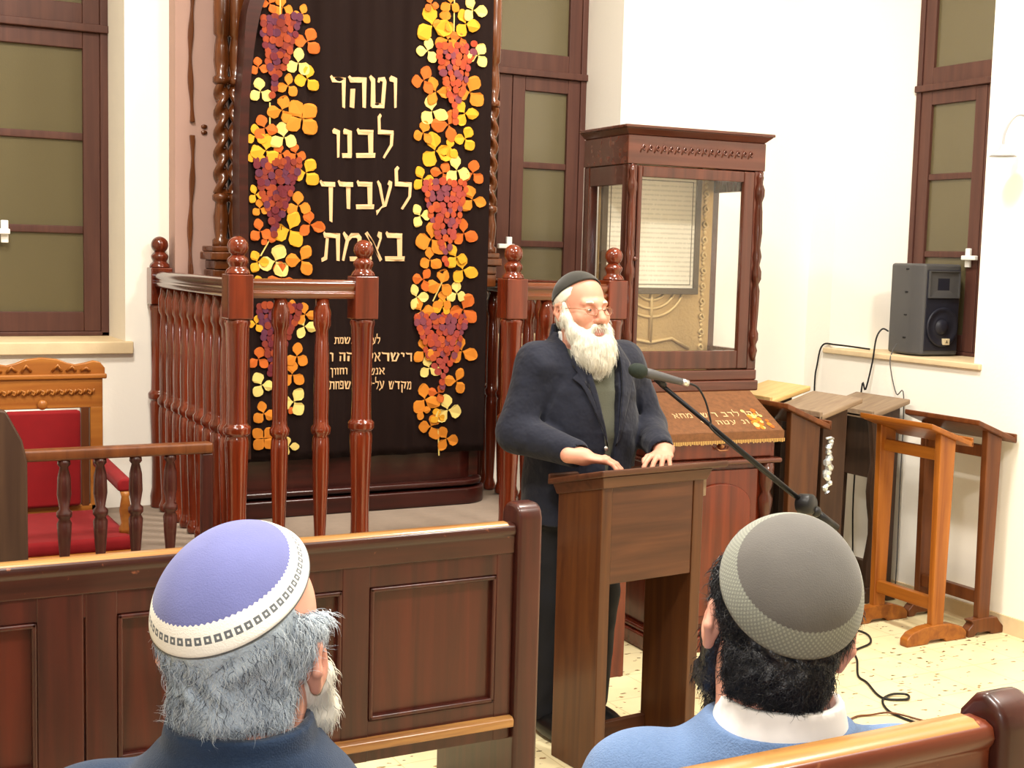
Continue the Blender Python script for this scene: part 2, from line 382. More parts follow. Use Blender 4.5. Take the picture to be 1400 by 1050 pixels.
struct('wall_left', MB().box(XL-.2, XL, YN-.2, YB, 0, ZC), M['plaster'])
struct('wall_front', MB().box(XL, XR, YN-.2, YN, 0, ZC), M['plaster'])
struct('baseboard_right', MB().box(XR-.014, XR, YN, YB, 0, .085), M['stone'])
struct('baseboard_back', MB().box(3.02, XR-.014, YB-.014, YB, 0, .085), M['stone'])
b = MB(); b.box(-3.3, 6.6, 6.75, 6.8, .5, 4.2); b.box(6.0, 6.05, 3.5, 6.75, .5, 4.2)
struct('night_exterior', b, M['night'])  # dark planes outside the windows, standing in for the night exterior
# sills
struct('trim_2', MB().box(W1[0]-.03, W1[1]+.03, YB-.03, YB+.5, ZS, 1.335), M['stone'], bevel=.006)
struct('trim_3', MB().box(XR-.02, XR+.5, W3[0]+.1, 5.68, ZS-.03, ZS), M['stone'], bevel=.005)
struct('trim_4', MB().box(W2[0], W2[1], YB-.005, YB+.5, ZS, 1.335), M['stone'])

def window(name, a0, a1, plane, axis, sill, mull, handle_at):
    """casement window filling the opening a0..a1; axis 'x' = back wall, 'y' = right wall"""
    def bx(mb, u0, u1, d0, d1, z0, z1):
        if axis == 'x': mb.box(u0, u1, plane+d0, plane+d1, z0, z1)
        else: mb.box(plane+d0, plane+d1, u0, u1, z0, z1)
    root = MB()
    bx(root, a0, a0+.035, -.02, .06, sill, 3.55); bx(root, a1-.035, a1, -.02, .06, sill, 3.55)
    bx(root, a0, a1, -.02, .06, 3.5, 3.55); bx(root, a0, a1, -.02, .06, sill, sill+.02)
    bx(root, a0, a1, -.035, .06, 2.70, 2.735)
    w = obj(name, root, M['winwood'], bevel=.004); w['kind'] = 'structure'
    # fanlight above, two casements below
    def sash(nm, u0, u1, z0, z1, bars, st=.075):
        f = MB(); bx(f, u0, u0+st, -.012, .04, z0, z1); bx(f, u1-st, u1, -.012, .04, z0, z1)
        bx(f, u0+st, u1-st, -.012, .04, z0, z0+.09); bx(f, u0+st, u1-st, -.012, .04, z1-.075, z1)
        for z in bars: bx(f, u0+st, u1-st, -.006, .034, z-.017, z+.017)
        s = obj(nm, f, M['winwood'], w, bevel=.004)
        g = MB(); bx(g, u0+st-.01, u1-st+.01, .008, .016, z0+.06, z1-.06)
        obj('pane', g, M['pane'], s)
        return s
    m = (a0+a1)/2
    lo, hi = a0+.035, a1-.035
    sash('fanlight', lo, hi, 2.735, 3.5, [])
    for u0, u1 in ((lo, m-.002), (m+.002, hi)):
        sash('casement', u0, u1, sill+.02, 2.70, (2.235, 1.817))
    h = MB(); hz = 1.80
    bx(h, handle_at-.016, handle_at+.016, -.03, -.012, hz-.05, hz+.05)
    bx(h, handle_at-.075, handle_at+.02, -.055, -.03, hz-.012, hz+.012)
    obj('handle', h, M['white'], w, bevel=.004)
    return w
window('window_1', W1[0], W1[1], YF, 'x', 1.335, True, .76)
window('window_2', W2[0], W2[1], YF, 'x', 1.335, True, 3.285)
window('window_3', W3[0], W3[1], XF, 'y', ZS, True, 5.0)

# wall sconce on the right wall
t = thing('wall_lamp', 'small white bell-shaped lamp on a curved arm at the right edge of the wall', 'lamp', (XR, 4.36, 2.4))
obj('arm', MB().tube(smoothpath([(0, -.02, .02), (-.06, -.02, .06), (-.10, 0, .05), (-.12, .03, -.02), (-.12, .035, -.09)]), .006), M['greyenamel'], t, smooth=True)
obj('shade', MB().lathe([(.012, 0), (.02, -.02), (.05, -.045), (.062, -.055), (.055, -.055), (.02, -.03)], (-.12, .035, -.075)), M['greyenamel'], t, smooth=True)
obj('wall_plate', MB().lathe([(.04, 0), (.035, .014), (.01, .018)], (0, -.02, .02), axis=(-1, 0, 0)), M['white'], t, smooth=True)

# ================================================================== platform and its railings
PZ = .6
t = thing('platform', 'raised wooden platform with grey-brown carpet under the dark curtain, behind the front pew', 'platform', (2.1, 5.2, 0))
b = MB(); b.box(-1.6, 2.98, 4.5, YB-.001, 0, PZ-.03)
obj('base', b, M['chest'], t, W=True)
b = MB(); b.box(-1.62, 3.0, 4.48, YB-.001, PZ-.03, PZ); obj('carpet', b, M['carpet'], t, W=True, bevel=.006)
b = MB()
for x0 in (.1, .8, 1.5, 2.2): b.box(x0+.05, x0+.62, 4.486, 4.5, .1, .5)
b.box(2.98, 2.992, 4.56, 5.8, .1, .5)
obj('front_panelling', b, M['chest'], t, W=True, bevel=.006)

def baluster_prof(z0, z1):
    P = [(.022, z0), (.03, z0+.01), (.03, z0+.03), (.024, z0+.045), (.02, z0+.06), (.026, z0+.20), (.031, z0+.34), (.032, z0+.42), (.030, z0+.455), (.026, z0+.465),
         (.036, z0+.475), (.037, z0+.495), (.028, z0+.508), (.027, z0+.53), (.029, z0+.62), (.026, z0+.80), (.024, z1-.16), (.023, z1-.12), (.032, z1-.10), (.033, z1-.05), (.026, z1-.03), (.024, z1)]
    return P
def newel(mb_, x, y, z0=PZ):
    b = MB()
    b.lathe([(.04, z0), (.042, z0+.05), (.035, z0+.09), (.034, z0+.2), (.041, z0+.4), (.043, z0+.46), (.038, z0+.478), (.049, z0+.485), (.05, z0+.51), (.038, z0+.52), (.036, z0+.6), (.039, z0+.78), (.042, z0+.87), (.047, z0+.885), (.044, z0+.9)], (x, y, 0), 24)
    o = len(b.v); b.box(x-.046, x+.046, y-.046, y+.046, z0+.9, z0+1.06)
    b.lathe([(.046, z0+1.06), (.04, z0+1.075), (.028, z0+1.085), (.036, z0+1.10), (.038, z0+1.112), (.026, z0+1.124), (.022, z0+1.13)], (x, y, 0), 24)
    b.ball((x, y, z0+1.158), .037, 24, 14)
    return b
def railing(name, label, group, newels, runs):
    t = thing(name, label, 'railing', (newels[0][0], newels[0][1], PZ), 0, group)
    for x, y in newels:
        obj('newel_post', newel(None, x, y), M['rail'], t, W=True, bevel=.005)
    for (x0, y0, x1, y1, n, inset) in runs:
        L = math.hypot(x1-x0, y1-y0); ux, uy = (x1-x0)/L, (y1-y0)/L
        prof = [(-.026, 0), (.026, 0), (.032, .008), (.034, .02), (.028, .028), (.03, .034), (.036, .046), (.034, .06), (.024, .07), (-.024, .07), (-.034, .06), (-.036, .046), (-.03, .034), (-.028, .028), (-.034, .02), (-.032, .008)]
        b = MB().prism(prof, (ux*(L-.08), uy*(L-.08), 0), (x0+ux*.04, y0+uy*.04, PZ+.975), (-uy, ux, 0), (0, 0, 1))
        obj('handrail', b, M['railx'] if abs(ux) > .5 else M['raily'], t, W=True, bevel=.003)
        for k in range(n):
            f = (k+1)/(n+1); x, y = x0+(x1-x0)*f, y0+(y1-y0)*f
            obj('baluster', MB().lathe(baluster_prof(PZ, PZ+.977), (x, y, 0), 18), M['rail'], t, W=True, smooth=True)
railing('railing', 'glossy red-brown turned railing on the left side of the dark curtain', 'platform railings', [(1.345, 4.6), (1.345, 5.79), (1.824, 4.6)], [(1.345, 4.6, 1.345, 5.79, 9, 0), (1.345, 4.6, 1.824, 4.6, 2, 0)])
railing('railing', 'glossy red-brown turned railing behind the bearded speaker', 'platform railings', [(2.46, 4.6), (2.93, 4.6), (2.93, 5.79)], [(2.46, 4.6, 2.93, 4.6, 2, 0), (2.93, 4.6, 2.93, 5.79, 9, 0)])

# low spindled rail at the left with its dark end panel
t = thing('bench', 'low wooden bench end with turned spindles in front of the red armchair', 'bench', (.6, 4.6, PZ))
obj('handrail', MB().box(.55, 1.255, 4.575, 4.63, 1.02, 1.06), M['brownwood'], t, W=True, bevel=.01)
for x in (.745, .865, .985, 1.105):
    z0 = PZ
    obj('spindle', MB().lathe([(.016, z0), (.02, z0+.03), (.014, z0+.05), (.022, z0+.15), (.025, z0+.2), (.018, z0+.215), (.026, z0+.225), (.026, z0+.24), (.016, z0+.25), (.024, z0+.3), (.022, z0+.36), (.014, z0+.395), (.022, z0+.405), (.02, z0+.422)], (x, 4.6, 0), 16), M['pew_z'], t, W=True, smooth=True)
obj('end_post', MB().box(1.215, 1.255, 4.58, 4.62, PZ, 1.02), M['pew_z'], t, W=True, bevel=.006)
obj('end_panel', MB().prism([(.30, PZ), (.62, PZ), (.62, 1.03), (.605, 1.10), (.555, 1.2), (.30, 1.26)], (0, .05, 0), (0, 4.54, 0)), M['darkwood'], t, W=True, bevel=.008)

# ================================================================== the ark
t = thing('holy_ark', 'tall dark wooden ark with twisted columns at its left, behind the embroidered curtain', 'cabinet', (2.2, 5.6, PZ))
AZ = 3.5
obj('body', MB().box(1.665, 2.75, 5.45, YB, PZ+.12, AZ), M['ark'], t, W=True)
b = MB()
def plinth(x0, x1, yf, z0, z1, r, pr):
    poly = [(x0, YB-.002), (x0, yf)]
    poly += [(x1-r+r*math.sin(a), yf+r-r*math.cos(a)) for a in [PI/2*k/8 for k in range(9)]] + [(x1, YB-.002)]
    b.prism(poly, (0, 0, z1-z0), (0, 0, z0), (1, 0, 0), (0, 1, 0))
plinth(1.50, 2.80, 5.36, PZ, PZ+.075, .16, 0); plinth(1.51, 2.79, 5.375, PZ+.085, PZ+.11, .15, 0); plinth(1.53, 2.765, 5.43, PZ+.075, PZ+.3, .13, 0)
obj('plinth', b, M['ark'], t, W=True, bevel=.008)
# bowed dark frame strip at the left of the curtain, curving in towards the arch at the top
pts = [(1.635, .86), (1.622, 1.6), (1.615, 2.1), (1.62, 2.35), (1.632, 2.52), (1.655, 2.68), (1.69, 2.80), (1.76, 2.98), (1.86, 3.12), (2.0, 3.22), (2.2, 3.26)]
outer = [(x-.038, z) for x, z in pts[:5]]+[(x-.05, z+.03) for x, z in pts[5:]]
def dense(P, n=5):
    return [(P[i][0]+(P[i+1][0]-P[i][0])*k/n, P[i][1]+(P[i+1][1]-P[i][1])*k/n) for i in range(len(P)-1) for k in range(n)]+[P[-1]]
sp = [(v.x, v.z) for v in smoothpath([(x, 0, z) for x, z in pts], 5)]; so = [(v.x, v.z) for v in smoothpath([(x, 0, z) for x, z in outer], 5)]
b = MB()
for i in range(len(sp)-1):
    a0, a1, c1, c0 = sp[i], sp[i+1], so[i+1], so[i]
    k = len(b.v); b.v += [(p[0], y, p[1]) for p in (a0, c0) for y in (5.38, 5.48)]
    if i == len(sp)-2: b.v += [(p[0], y, p[1]) for p in (a1, c1) for y in (5.38, 5.48)]
    for f_ in ((k, k+4, k+5, k+1), (k+2, k+3, k+7, k+6), (k, k+2, k+6, k+4), (k+1, k+5, k+7, k+3)): b.f.append(f_); b.mi.append(0)
obj('arch_frame', b, M['ark'], t, W=True)
def twist(x, y, z0, z1, lead):
    b = MB(); seg = 20; n = 90; vs = []; fs = []
    for i in range(n+1):
        z = z0+(z1-z0)*i/n; ph = lead*(z-z0)*2*PI/.17
        for k in range(seg):
            a = 2*PI*k/seg; r = .026+.0085*math.cos(2*(a-ph)); vs.append((x+r*math.cos(a), y+r*math.sin(a), z))
    for i in range(n):
        for k in range(seg):
            fs.append((i*seg+k, i*seg+(k+1) % seg, (i+1)*seg+(k+1) % seg, (i+1)*seg+k))
    b.add(vs, fs)
    b.lathe([(.026, z0-.23), (.036, z0-.225), (.036, z0-.2), (.024, z0-.19), (.03, z0-.15), (.033, z0-.1), (.026, z0-.06), (.024, z0-.04), (.036, z0-.03), (.037, z0-.01), (.026, z0)], (x, y, 0), seg)
    b.lathe([(.026, z1), (.037, z1+.01), (.037, z1+.03), (.026, z1+.04), (.034, z1+.1), (.03, z1+.16), (.024, z1+.2), (.034, z1+.21), (.036, z1+.3), (.03, z1+.9)], (x, y, 0), seg)
    return b
for xs in (1.557, 2.787):
    for k, ld in ((0, 1), (1, -1)):
        obj('twisted_column', twist(xs+.064*k, 5.58, 1.985, 2.44, ld), M['ark_z'], t, W=True, smooth=True)
    x0 = xs-.045 if xs < 2 else xs-.02; x1 = xs+.11 if xs < 2 else xs+.095
    b = MB(); b.box(x0-.02, x1, 5.5, 5.68, 1.70, 1.735); b.box(x0, x1-.02, 5.515, 5.67, 1.66, 1.70); b.box(x0-.012, x1-.01, 5.505, 5.675, 1.735, 1.76)
    b.box(x0-.005, x1-.02, 5.52, 5.67, PZ+.3 if xs < 2 else 1.60, 1.66)
    obj('column_pedestal', b, M['ark_z'], t, W=True, bevel=.006)
b = MB(); b.box(1.40, 1.63, 5.74, YB-.001, PZ, AZ); obj('side_wing', b, M['wing'], t, W=True)
# wavy carved moulding on the wing, broken by a scrolled gap
def wavy(z0, z1, ph):
    b = MB(); n = 40; L = []; R = []
    for i in range(n+1):
        z = z0+(z1-z0)*i/n; w = .009+.003*math.sin(z*31+ph); c = 1.468+.006*math.sin(z*9+ph); L.append((c-w, z)); R.append((c+w, z))
    b.prism(L+R[::-1], (0, -.016, 0), (0, 5.74, 0)); return b
obj('wing_moulding', wavy(2.29, 3.4, .5), M['ark_z'], t, W=True, bevel=.004)
obj('wing_moulding', wavy(PZ+.3, 2.235, 1.2), M['ark_z'], t, W=True, bevel=.004)
b = MB()
for z, s in ((2.275, -1), (2.25, 1)):
    b.ball((1.525, 5.735, z), .012, 12, 8, (1.2, .5, .8))
obj('wing_scroll', b, M['ark_z'], t, W=True, smooth=True)

# ------------------------------------------------------------------ curtain
YC = 5.405
def cur(px, py):
    """photo pixel to the curtain plane, used once to transcribe the embroidery as x/z coordinates"""
    v = fw+rt*((px-700)/F_PX)+dn*((py-525)/F_PX); k = YC/v.y
    return (v.x*k, CAM.z+v.z*k)
def fold(x):
    return .008*math.sin((x-1.64)*2*PI/.19)+.005*math.sin((x-1.64)*2*PI/.083+1)
tc = thing('ark_curtain', 'dark brown velvet curtain appliqued with vines, grapes and large cream lettering', 'curtain', (2.2, YC, .87))
def cx0(z):   # left edge follows the arch
    for (xa, za), (xb, zb) in zip(pts[:-1], pts[1:]):
        if za <= z <= zb: return xa+(xb-xa)*(z-za)/(zb-za)
    return pts[0][0]
b = MB(); NX, NZ = 110, 60; z0, z1 = .842, 3.24
for j in range(NZ+1):
    z = z0+(z1-z0)*j/NZ; xl = cx0(z)-.01; xr = 2.752
    for i in range(NX+1):
        x = xl+(xr-xl)*i/NX; b.v.append((x, YC+fold(x), z))
for j in range(NZ):
    for i in range(NX):
        a = j*(NX+1)+i; b.f.append((a, a+1, a+NX+2, a+NX+1)); b.mi.append(0)
obj('cloth', b, M['velvet'], tc, W=True, smooth=True, solid=.004)
def appl(poly, mb, th=.004, off=.005):
    """flat applique piece lying on the folded cloth"""
    n = len(poly); vs = [(x, YC+fold(x)-off, z) for x, z in poly]+[(x, YC+fold(x)-off+th, z) for x, z in poly]
    ar = sum(poly[i][0]*poly[(i+1) % n][1]-poly[(i+1) % n][0]*poly[i][1] for i in range(n))
    F = [tuple(range(n)), tuple(range(2*n-1, n-1, -1))]+[((i+1) % n, i, n+i, n+(i+1) % n) for i in range(n)]
    if ar < 0: F = [tuple(reversed(f)) for f in F]
    mb.add(vs, F)
def leaf(px, py, r, c, kind=3, rot=None):
    cx, cz = cur(px, py); R = r/F_PX*6.05*1.02
    ks = (90, 210, 330) if kind == 3 else (45, 135, 225, 315)
    rot = (rng.uniform(-35, 35) if kind == 3 else rng.uniform(-8, 8)) if rot is None else rot
    b = MB()
    for n_, a in enumerate(ks):
        a = math.radians(a+rot+rng.uniform(-9, 9)); u = (math.cos(a), math.sin(a)); w = (-u[1], u[0]); wd = rng.uniform(.36, .44)
        prof = [(.02, 0), (.16, .1), (.38, wd*.95), (.62, wd*1.08), (.85, wd*.75), (1.0, .12), (1.03, 0), (1.0, -.12), (.85, -wd*.75), (.62, -wd*1.08), (.38, -wd*.95), (.16, -.1)]
        appl([(cx+R*(p*u[0]+q*w[0]), cz+R*(p*u[1]+q*w[1])) for p, q in prof], b, .004, .006+.0022*n_+rng.uniform(0, .004))
    obj('leaf_applique', b, LEAF[c], tc, W=True)
LL = [(385,11,13,'A'),(412,20,13,'A'),(420,57,18,'O'),(407,86,18,'P'),(420,108,17,'Y'),(392,118,15,'A'),(356,125,16,'P'),(353,92,12,'O'),(384,151,18,'A'),(412,162,24,'A',4),(386,188,18,'P'),(361,175,16,'O'),(349,186,14,'Y'),(363,206,20,'Y'),(383,210,12,'O'),(404,210,13,'O'),(368,5,12,'O'),(418,236,19,'Y'),(350,213,13,'Y'),(407,281,17,'A'),(395,314,24,'Y'),(424,307,18,'O'),(355,316,15,'O'),(349,266,12,'Y'),(355,285,11,'A'),(376,357,21,'P'),(411,356,21,'A'),(352,358,14,'Y'),(383,380,20,'D'),(354,388,10,'Y'),(365,326,10,'D'),(417,430,15,'A'),(416,446,16,'P'),(350,443,11,'Y'),(353,491,15,'O'),(405,487,17,'A'),(399,512,18,'A'),(357,526,16,'P'),(401,549,19,'P'),(360,565,15,'A'),(360,599,17,'A',4),(394,610,13,'P'),(392,558,10,'D'),(399,421,10,'A')]
RL = [(589,6,11,'O'),(614,6,14,'A'),(647,14,18,'P'),(591,35,26,'Y'),(606,31,15,'A'),(636,33,19,'Y'),(610,55,16,'A'),(628,52,15,'O'),(584,70,17,'P'),(652,76,17,'P'),(579,110,19,'O'),(596,125,19,'A'),(643,126,22,'A'),(591,152,20,'P'),(635,155,18,'Y'),(611,171,22,'O'),(578,182,16,'A'),(636,190,17,'Y'),(595,206,24,'Y'),(612,204,15,'Y'),(623,233,21,'P'),(646,237,17,'O'),(577,245,17,'Y'),(603,237,15,'O'),(645,273,19,'A'),(574,295,16,'P'),(634,319,19,'O'),(590,327,24,'A'),(622,351,18,'Y'),(588,355,16,'A'),(633,369,20,'Y'),(578,382,16,'O'),(601,388,20,'A'),(623,401,16,'P'),(569,406,17,'P'),(603,412,14,'A'),(575,425,18,'A'),(602,420,13,'Y'),(634,423,22,'O'),(632,480,21,'A'),(579,480,18,'A'),(587,503,16,'P'),(623,521,19,'A'),(580,546,21,'A'),(597,537,13,'D'),(611,560,21,'P'),(589,583,18,'A'),(609,599,18,'A'),(597,569,11,'Y'),(577,562,12,'A')]
for q in LL+RL: leaf(*q)
def bunch(xl, xr, yt, xa, yb, mats):
    b = MB(); rows = int((yb-yt)/7.2)
    for j in range(rows+1):
        f = j/rows; hw = (1-f)**.8 if f > .35 else 1-.1*f
        hw = (1-((f-.0)/1.0)**1.3)
        c = (xl+xr)/2*(1-f)+xa*f; w = (xr-xl)/2*max(hw, .08); n = max(1, int(2*w/7.6))
        for k in range(n):
            px = c+(((k+.5)/n)*2-1)*w+rng.uniform(-1.5, 1.5); py = yt+(yb-yt)*f+rng.uniform(-2, 2)
            cx, cz = cur(px, py); r = rng.uniform(.0135, .0175); b.cur = int(rng.integers(0, 4)); o = rng.uniform(0, .006)
            appl([(cx+r*math.cos(2*PI*i/10), cz+r*1.05*math.sin(2*PI*i/10)) for i in range(10)], b, .004, .012+o)
    obj('grape_bunch_applique', b, mats, tc, W=True)
bunch(356, 412, 24, 372, 130, GRAPE); bunch(347, 412, 220, 373, 322, GRAPE); bunch(350, 412, 418, 370, 512, GRAPE)
bunch(594, 650, 62, 620, 168, GRAPE2); bunch(576, 640, 250, 607, 360, GRAPE2); bunch(564, 640, 432, 603, 528, GRAPE2)
for c in ('382,0 382,22', '369,140 369,185', '620,0 619,58', '602,386 592,412', '597,586 598,622', '372,322 356,350'):
    pp = [cur(*map(float, q.split(','))) for q in c.split()]
    obj('stem_applique', MB().tube([(x, YC+fold(x)-.006, z) for x, z in pp], .0032, 6), LEAF['P'], tc, W=True)

# square lettering: stroke polygons in a unit box, heavy horizontals and tapering stems
G = {
 'resh': (.72, [[(0, 1.0), (.07, 1.05), (.14, .99), (.72, .97), (.72, .80), (.10, .82)], [(.54, .85), (.72, .93), (.68, 0), (.57, .03)]]),
 'he': (.74, [[(0, 1.0), (.07, 1.05), (.14, .99), (.74, .97), (.74, .80), (.10, .82)], [(.58, .85), (.74, .93), (.71, 0), (.60, .02)], [(.10, .62), (.24, .62), (.20, .0), (.07, .04)]]),
 'tet': (.80, [[(0, .98), (.07, 1.05), (.20, .92), (.21, .16), (.11, 0), (.06, .05), (.08, .82)], [(.08, .16), (.70, .16), (.68, 0), (.11, 0)], [(.80, .85), (.70, 0), (.56, .05), (.66, .84)], [(.80, .86), (.72, 1.0), (.40, .96), (.36, .82), (.46, .80), (.52, .87), (.66, .82)]]),
 'vav': (.30, [[(0, .96), (.08, 1.04), (.30, .95), (.27, .02), (.17, 0), (.15, .82), (.02, .86)]]),
 'lamed': (.72, [[(.02, 1.0), (.14, 1.0), (.12, 1.38), (.20, 1.48), (.10, 1.56), (0, 1.44)], [(.02, 1.0), (.72, .96), (.72, .79), (.02, .83)], [(.58, .82), (.72, .86), (.68, .44), (.38, -.02), (.30, .02), (.56, .46)]]),
 'bet': (.80, [[(.03, .98), (.09, 1.05), (.15, .99), (.72, .97), (.70, .80), (.10, .82)], [(.54, .84), (.71, .92), (.70, .08), (.57, .08)], [(0, .17), (.80, .17), (.78, 0), (.02, 0)]]),
 'nun': (.46, [[(.06, .96), (.13, 1.04), (.42, .95), (.42, .80), (.08, .84)], [(.28, .84), (.42, .92), (.42, .08), (.30, .08)], [(0, .17), (.43, .17), (.41, 0), (.02, 0)]]),
 'ayin': (.76, [[(.76, .98), (.62, 1.04), (.55, .9), (.62, .84), (.46, .20), (.02, -.22), (-.02, -.05), (.50, .10), (.74, .80)], [(.02, .98), (.12, 1.04), (.24, .9), (.42, .22), (.34, .10), (.14, .78)]]),
 'dalet': (.74, [[(0, 1.0), (.07, 1.05), (.14, .99), (.74, .97), (.74, .80), (.10, .82)], [(.48, .85), (.64, .85), (.62, 0), (.52, .02)]]),
 'khaf_sofit': (.72, [[(0, 1.0), (.07, 1.05), (.14, .99), (.72, .97), (.72, .80), (.10, .82)], [(.46, .85), (.62, .85), (.59, -.48), (.50, -.42)]]),
 'alef': (.82, [[(.02, .96), (.13, 1.04), (.82, .06), (.70, -.02)], [(.80, 1.0), (.66, 1.04), (.58, .88), (.68, .78), (.56, .46), (.64, .40), (.80, .80)], [(.20, .70), (.28, .60), (.22, .30), (.26, .06), (.10, -.02), (.06, .10), (.12, .30)]]),
 'mem': (.82, [[(.02, .96), (.10, 1.04), (.24, .88), (.14, .72)], [(.16, .84), (.28, .72), (.10, .0), (-.02, .03)], [(.20, .74), (.40, .98), (.66, .98), (.80, .84), (.70, .72), (.56, .82), (.44, .82), (.26, .64)], [(.66, .84), (.80, .84), (.78, .06), (.66, .06)], [(.34, .16), (.78, .16), (.76, 0), (.36, 0)]]),
 'tav': (.84, [[(.06, .98), (.12, 1.05), (.18, .99), (.82, .97), (.82, .80), (.12, .82)], [(.66, .85), (.82, .93), (.80, 0), (.69, .02)], [(.16, .82), (.30, .82), (.22, .06), (0, -.03), (-.02, .1), (.12, .16)]]),
 'shin': (.92, [[(0, .96), (.08, 1.04), (.20, .92), (.30, .12), (.16, 0), (.12, .3)], [(.40, .96), (.48, 1.04), (.58, .92), (.28, .30), (.24, .2)], [(.80, .98), (.70, 1.04), (.92, .86), (.66, 0), (.52, .08), (.76, .80)], [(.14, .13), (.64, .13), (.62, 0), (.16, 0)]]),
 'yod': (.28, [[(0, .96), (.08, 1.04), (.28, .95), (.24, .52), (.14, .56), (.15, .82), (.02, .86)]]),
 'zayin': (.36, [[(0, .98), (.08, 1.05), (.36, .94), (.34, .80), (.02, .86)], [(.14, .86), (.26, .86), (.24, 0), (.13, .02)]]),
 'nun_sofit': (.32, [[(0, .96), (.08, 1.04), (.32, .95), (.28, -.46), (.18, -.40), (.16, .82), (.02, .86)]]),
 'het': (.78, [[(0, 1.0), (.07, 1.05), (.14, .99), (.78, .97), (.78, .80), (.10, .82)], [(.62, .85), (.78, .93), (.75, 0), (.64, .02)], [(.08, .84), (.22, .84), (.20, 0), (.08, .02)]]),
 'qof': (.76, [[(0, 1.0), (.07, 1.05), (.14, .99), (.76, .97), (.74, .80), (.10, .82)], [(.60, .85), (.76, .93), (.58, .1), (.46, .16)], [(.08, .62), (.22, .62), (.19, -.42), (.09, -.36)]]),
 'pe': (.74, [[(.04, .98), (.10, 1.05), (.68, .97), (.66, .80), (.08, .84)], [(.54, .84), (.68, .92), (.68, .08), (.56, .08)], [(0, .17), (.70, .17), (.68, 0), (.02, 0)], [(.06, .84), (.18, .84), (.18, .56), (.36, .5), (.34, .40), (.08, .48)]]),
 'maqaf': (.42, [[(0, .82), (.42, .82), (.42, .70), (0, .70)]]),
 'gap': (.40, []),
}
def lettering(word, x0, x1, yb, yt, name='lettering', gapw=.16):
    """word is listed in reading order (right to left); spans the photographed line box"""
    ws = [G[w][0] for w in word]; tot = sum(ws)+gapw*(len(ws)-1); s = (x1-x0)/tot; h = yb-yt
    b = MB(); x = x1
    for w in word:
        x -= G[w][0]*s
        if w == 'gap' and b.v: obj(name, b, M['letter'], tc, W=True); b = MB()
        for poly in G[w][1]:
            P = []; mx_ = sum(p[0] for p in poly)/len(poly); poly = [(p[0]+(.022 if p[0] > mx_ else -.022), p[1]) for p in poly]
            for i in range(len(poly)):     # densify so that the pieces follow the folds
                p, q = poly[i], poly[(i+1) % len(poly)]
                for k in range(3): P.append((p[0]+(q[0]-p[0])*k/3, p[1]+(q[1]-p[1])*k/3))
            sl = .0
            appl([cur(x+a*s, yb-c*h) for a, c in P], b, .003, .006+rng.uniform(0, .0015))
        x -= gapw*s
    if b.v: obj(name, b, M['letter'], tc, W=True)
lettering(['vav', 'tet', 'he', 'resh'], 451, 542, 148, 105)
lettering(['lamed', 'bet', 'nun', 'vav'], 454, 537, 216, 177)
lettering(['lamed', 'ayin', 'bet', 'dalet', 'khaf_sofit'], 436, 560, 286, 248)
lettering(['bet', 'alef', 'mem', 'tav'], 439, 551, 357, 318)
lettering(['lamed', 'ayin', 'yod', 'lamed', 'vav', 'yod', 'gap', 'nun', 'shin', 'mem', 'tav'], 456, 520, 470, 461)
lettering(['resh', 'yod', 'shin', 'resh', 'alef', 'lamed', 'gap', 'vav', 'he', 'he', 'gap', 'vav', 'yod', 'nun', 'gap'], 430, 562, 494, 482)
lettering(['alef', 'nun', 'shin', 'yod', 'gap', 'het', 'nun_sofit', 'gap', 'vav', 'het', 'zayin', 'vav', 'nun_sofit'], 451, 526, 512, 503)
lettering(['mem', 'qof', 'dalet', 'shin', 'gap', 'ayin', 'lamed', 'maqaf', 'yod', 'dalet', 'yod', 'gap', 'mem', 'shin', 'pe', 'het', 'tav', 'gap', 'resh', 'vav', 'nun_sofit'], 430, 561, 532, 521)

# ================================================================== red carved armchair
t = thing('armchair', 'carved light oak armchair with red velvet seat and back under the left window', 'chair', (.80, 5.2, PZ))
CX = .80; yb_ = 5.46
zt = 1.225
b = MB(); b.box(CX-.235, CX+.235, yb_-.02, yb_+.02, 1.095, zt)
crest = [(-.245, zt), (-.245, zt+.03), (-.225, zt+.055), (-.20, zt+.06), (-.17, zt+.052), (-.13, zt+.045), (-.10, zt+.052), (-.06, zt+.068), (0, zt+.075), (.06, zt+.068), (.10, zt+.052), (.13, zt+.045), (.17, zt+.052), (.20, zt+.06), (.225, zt+.055), (.245, zt+.03), (.245, zt)]
b.prism([(CX+x, z) for x, z in crest], (0, .03, 0), (0, yb_-.015, 0))
b.box(CX-.25, CX+.25, yb_-.03, yb_+.025, zt-.012, zt+.008)
for s in (-1, 1): b.box(CX+s*.21-.025, CX+s*.21+.025, yb_-.02, yb_+.02, PZ, 1.1)
b.box(CX-.21, CX+.21, yb_-.02, yb_+.02, .655, .70)
obj('back_frame', b, M['chairwood'], t, W=True, bevel=.005)
b = MB()
for k in range(-5, 6):
    c = CX+k*.036
    b.tube([(c-.016, yb_-.022, 1.155), (c-.006, yb_-.03, 1.172), (c+.008, yb_-.03, 1.165), (c+.004, yb_-.03, 1.152), (c-.004, yb_-.026, 1.158)], .0045, 6)
    b.tube([(c+.01, yb_-.022, 1.15), (c+.02, yb_-.028, 1.172)], .004, 6)
obj('carving', b, M['chairwood'], t, W=True, smooth=True)
obj('carved_knob', MB().ball((CX, yb_-.025, 1.112), .02, 16, 10, (1, .6, 1)), M['chairwood'], t, W=True, smooth=True)
for s in (-1, 1):
    b = MB()
    for k in range(3): b.tube([(CX+s*(.04+.055*k), yb_-.016, zt+.02), (CX+s*(.06+.055*k), yb_-.026, zt+.045-.006*k), (CX+s*(.075+.055*k), yb_-.02, zt+.02)], .006, 6)
    obj('crest_carving', b, M['chairwood'], t, W=True, smooth=True)
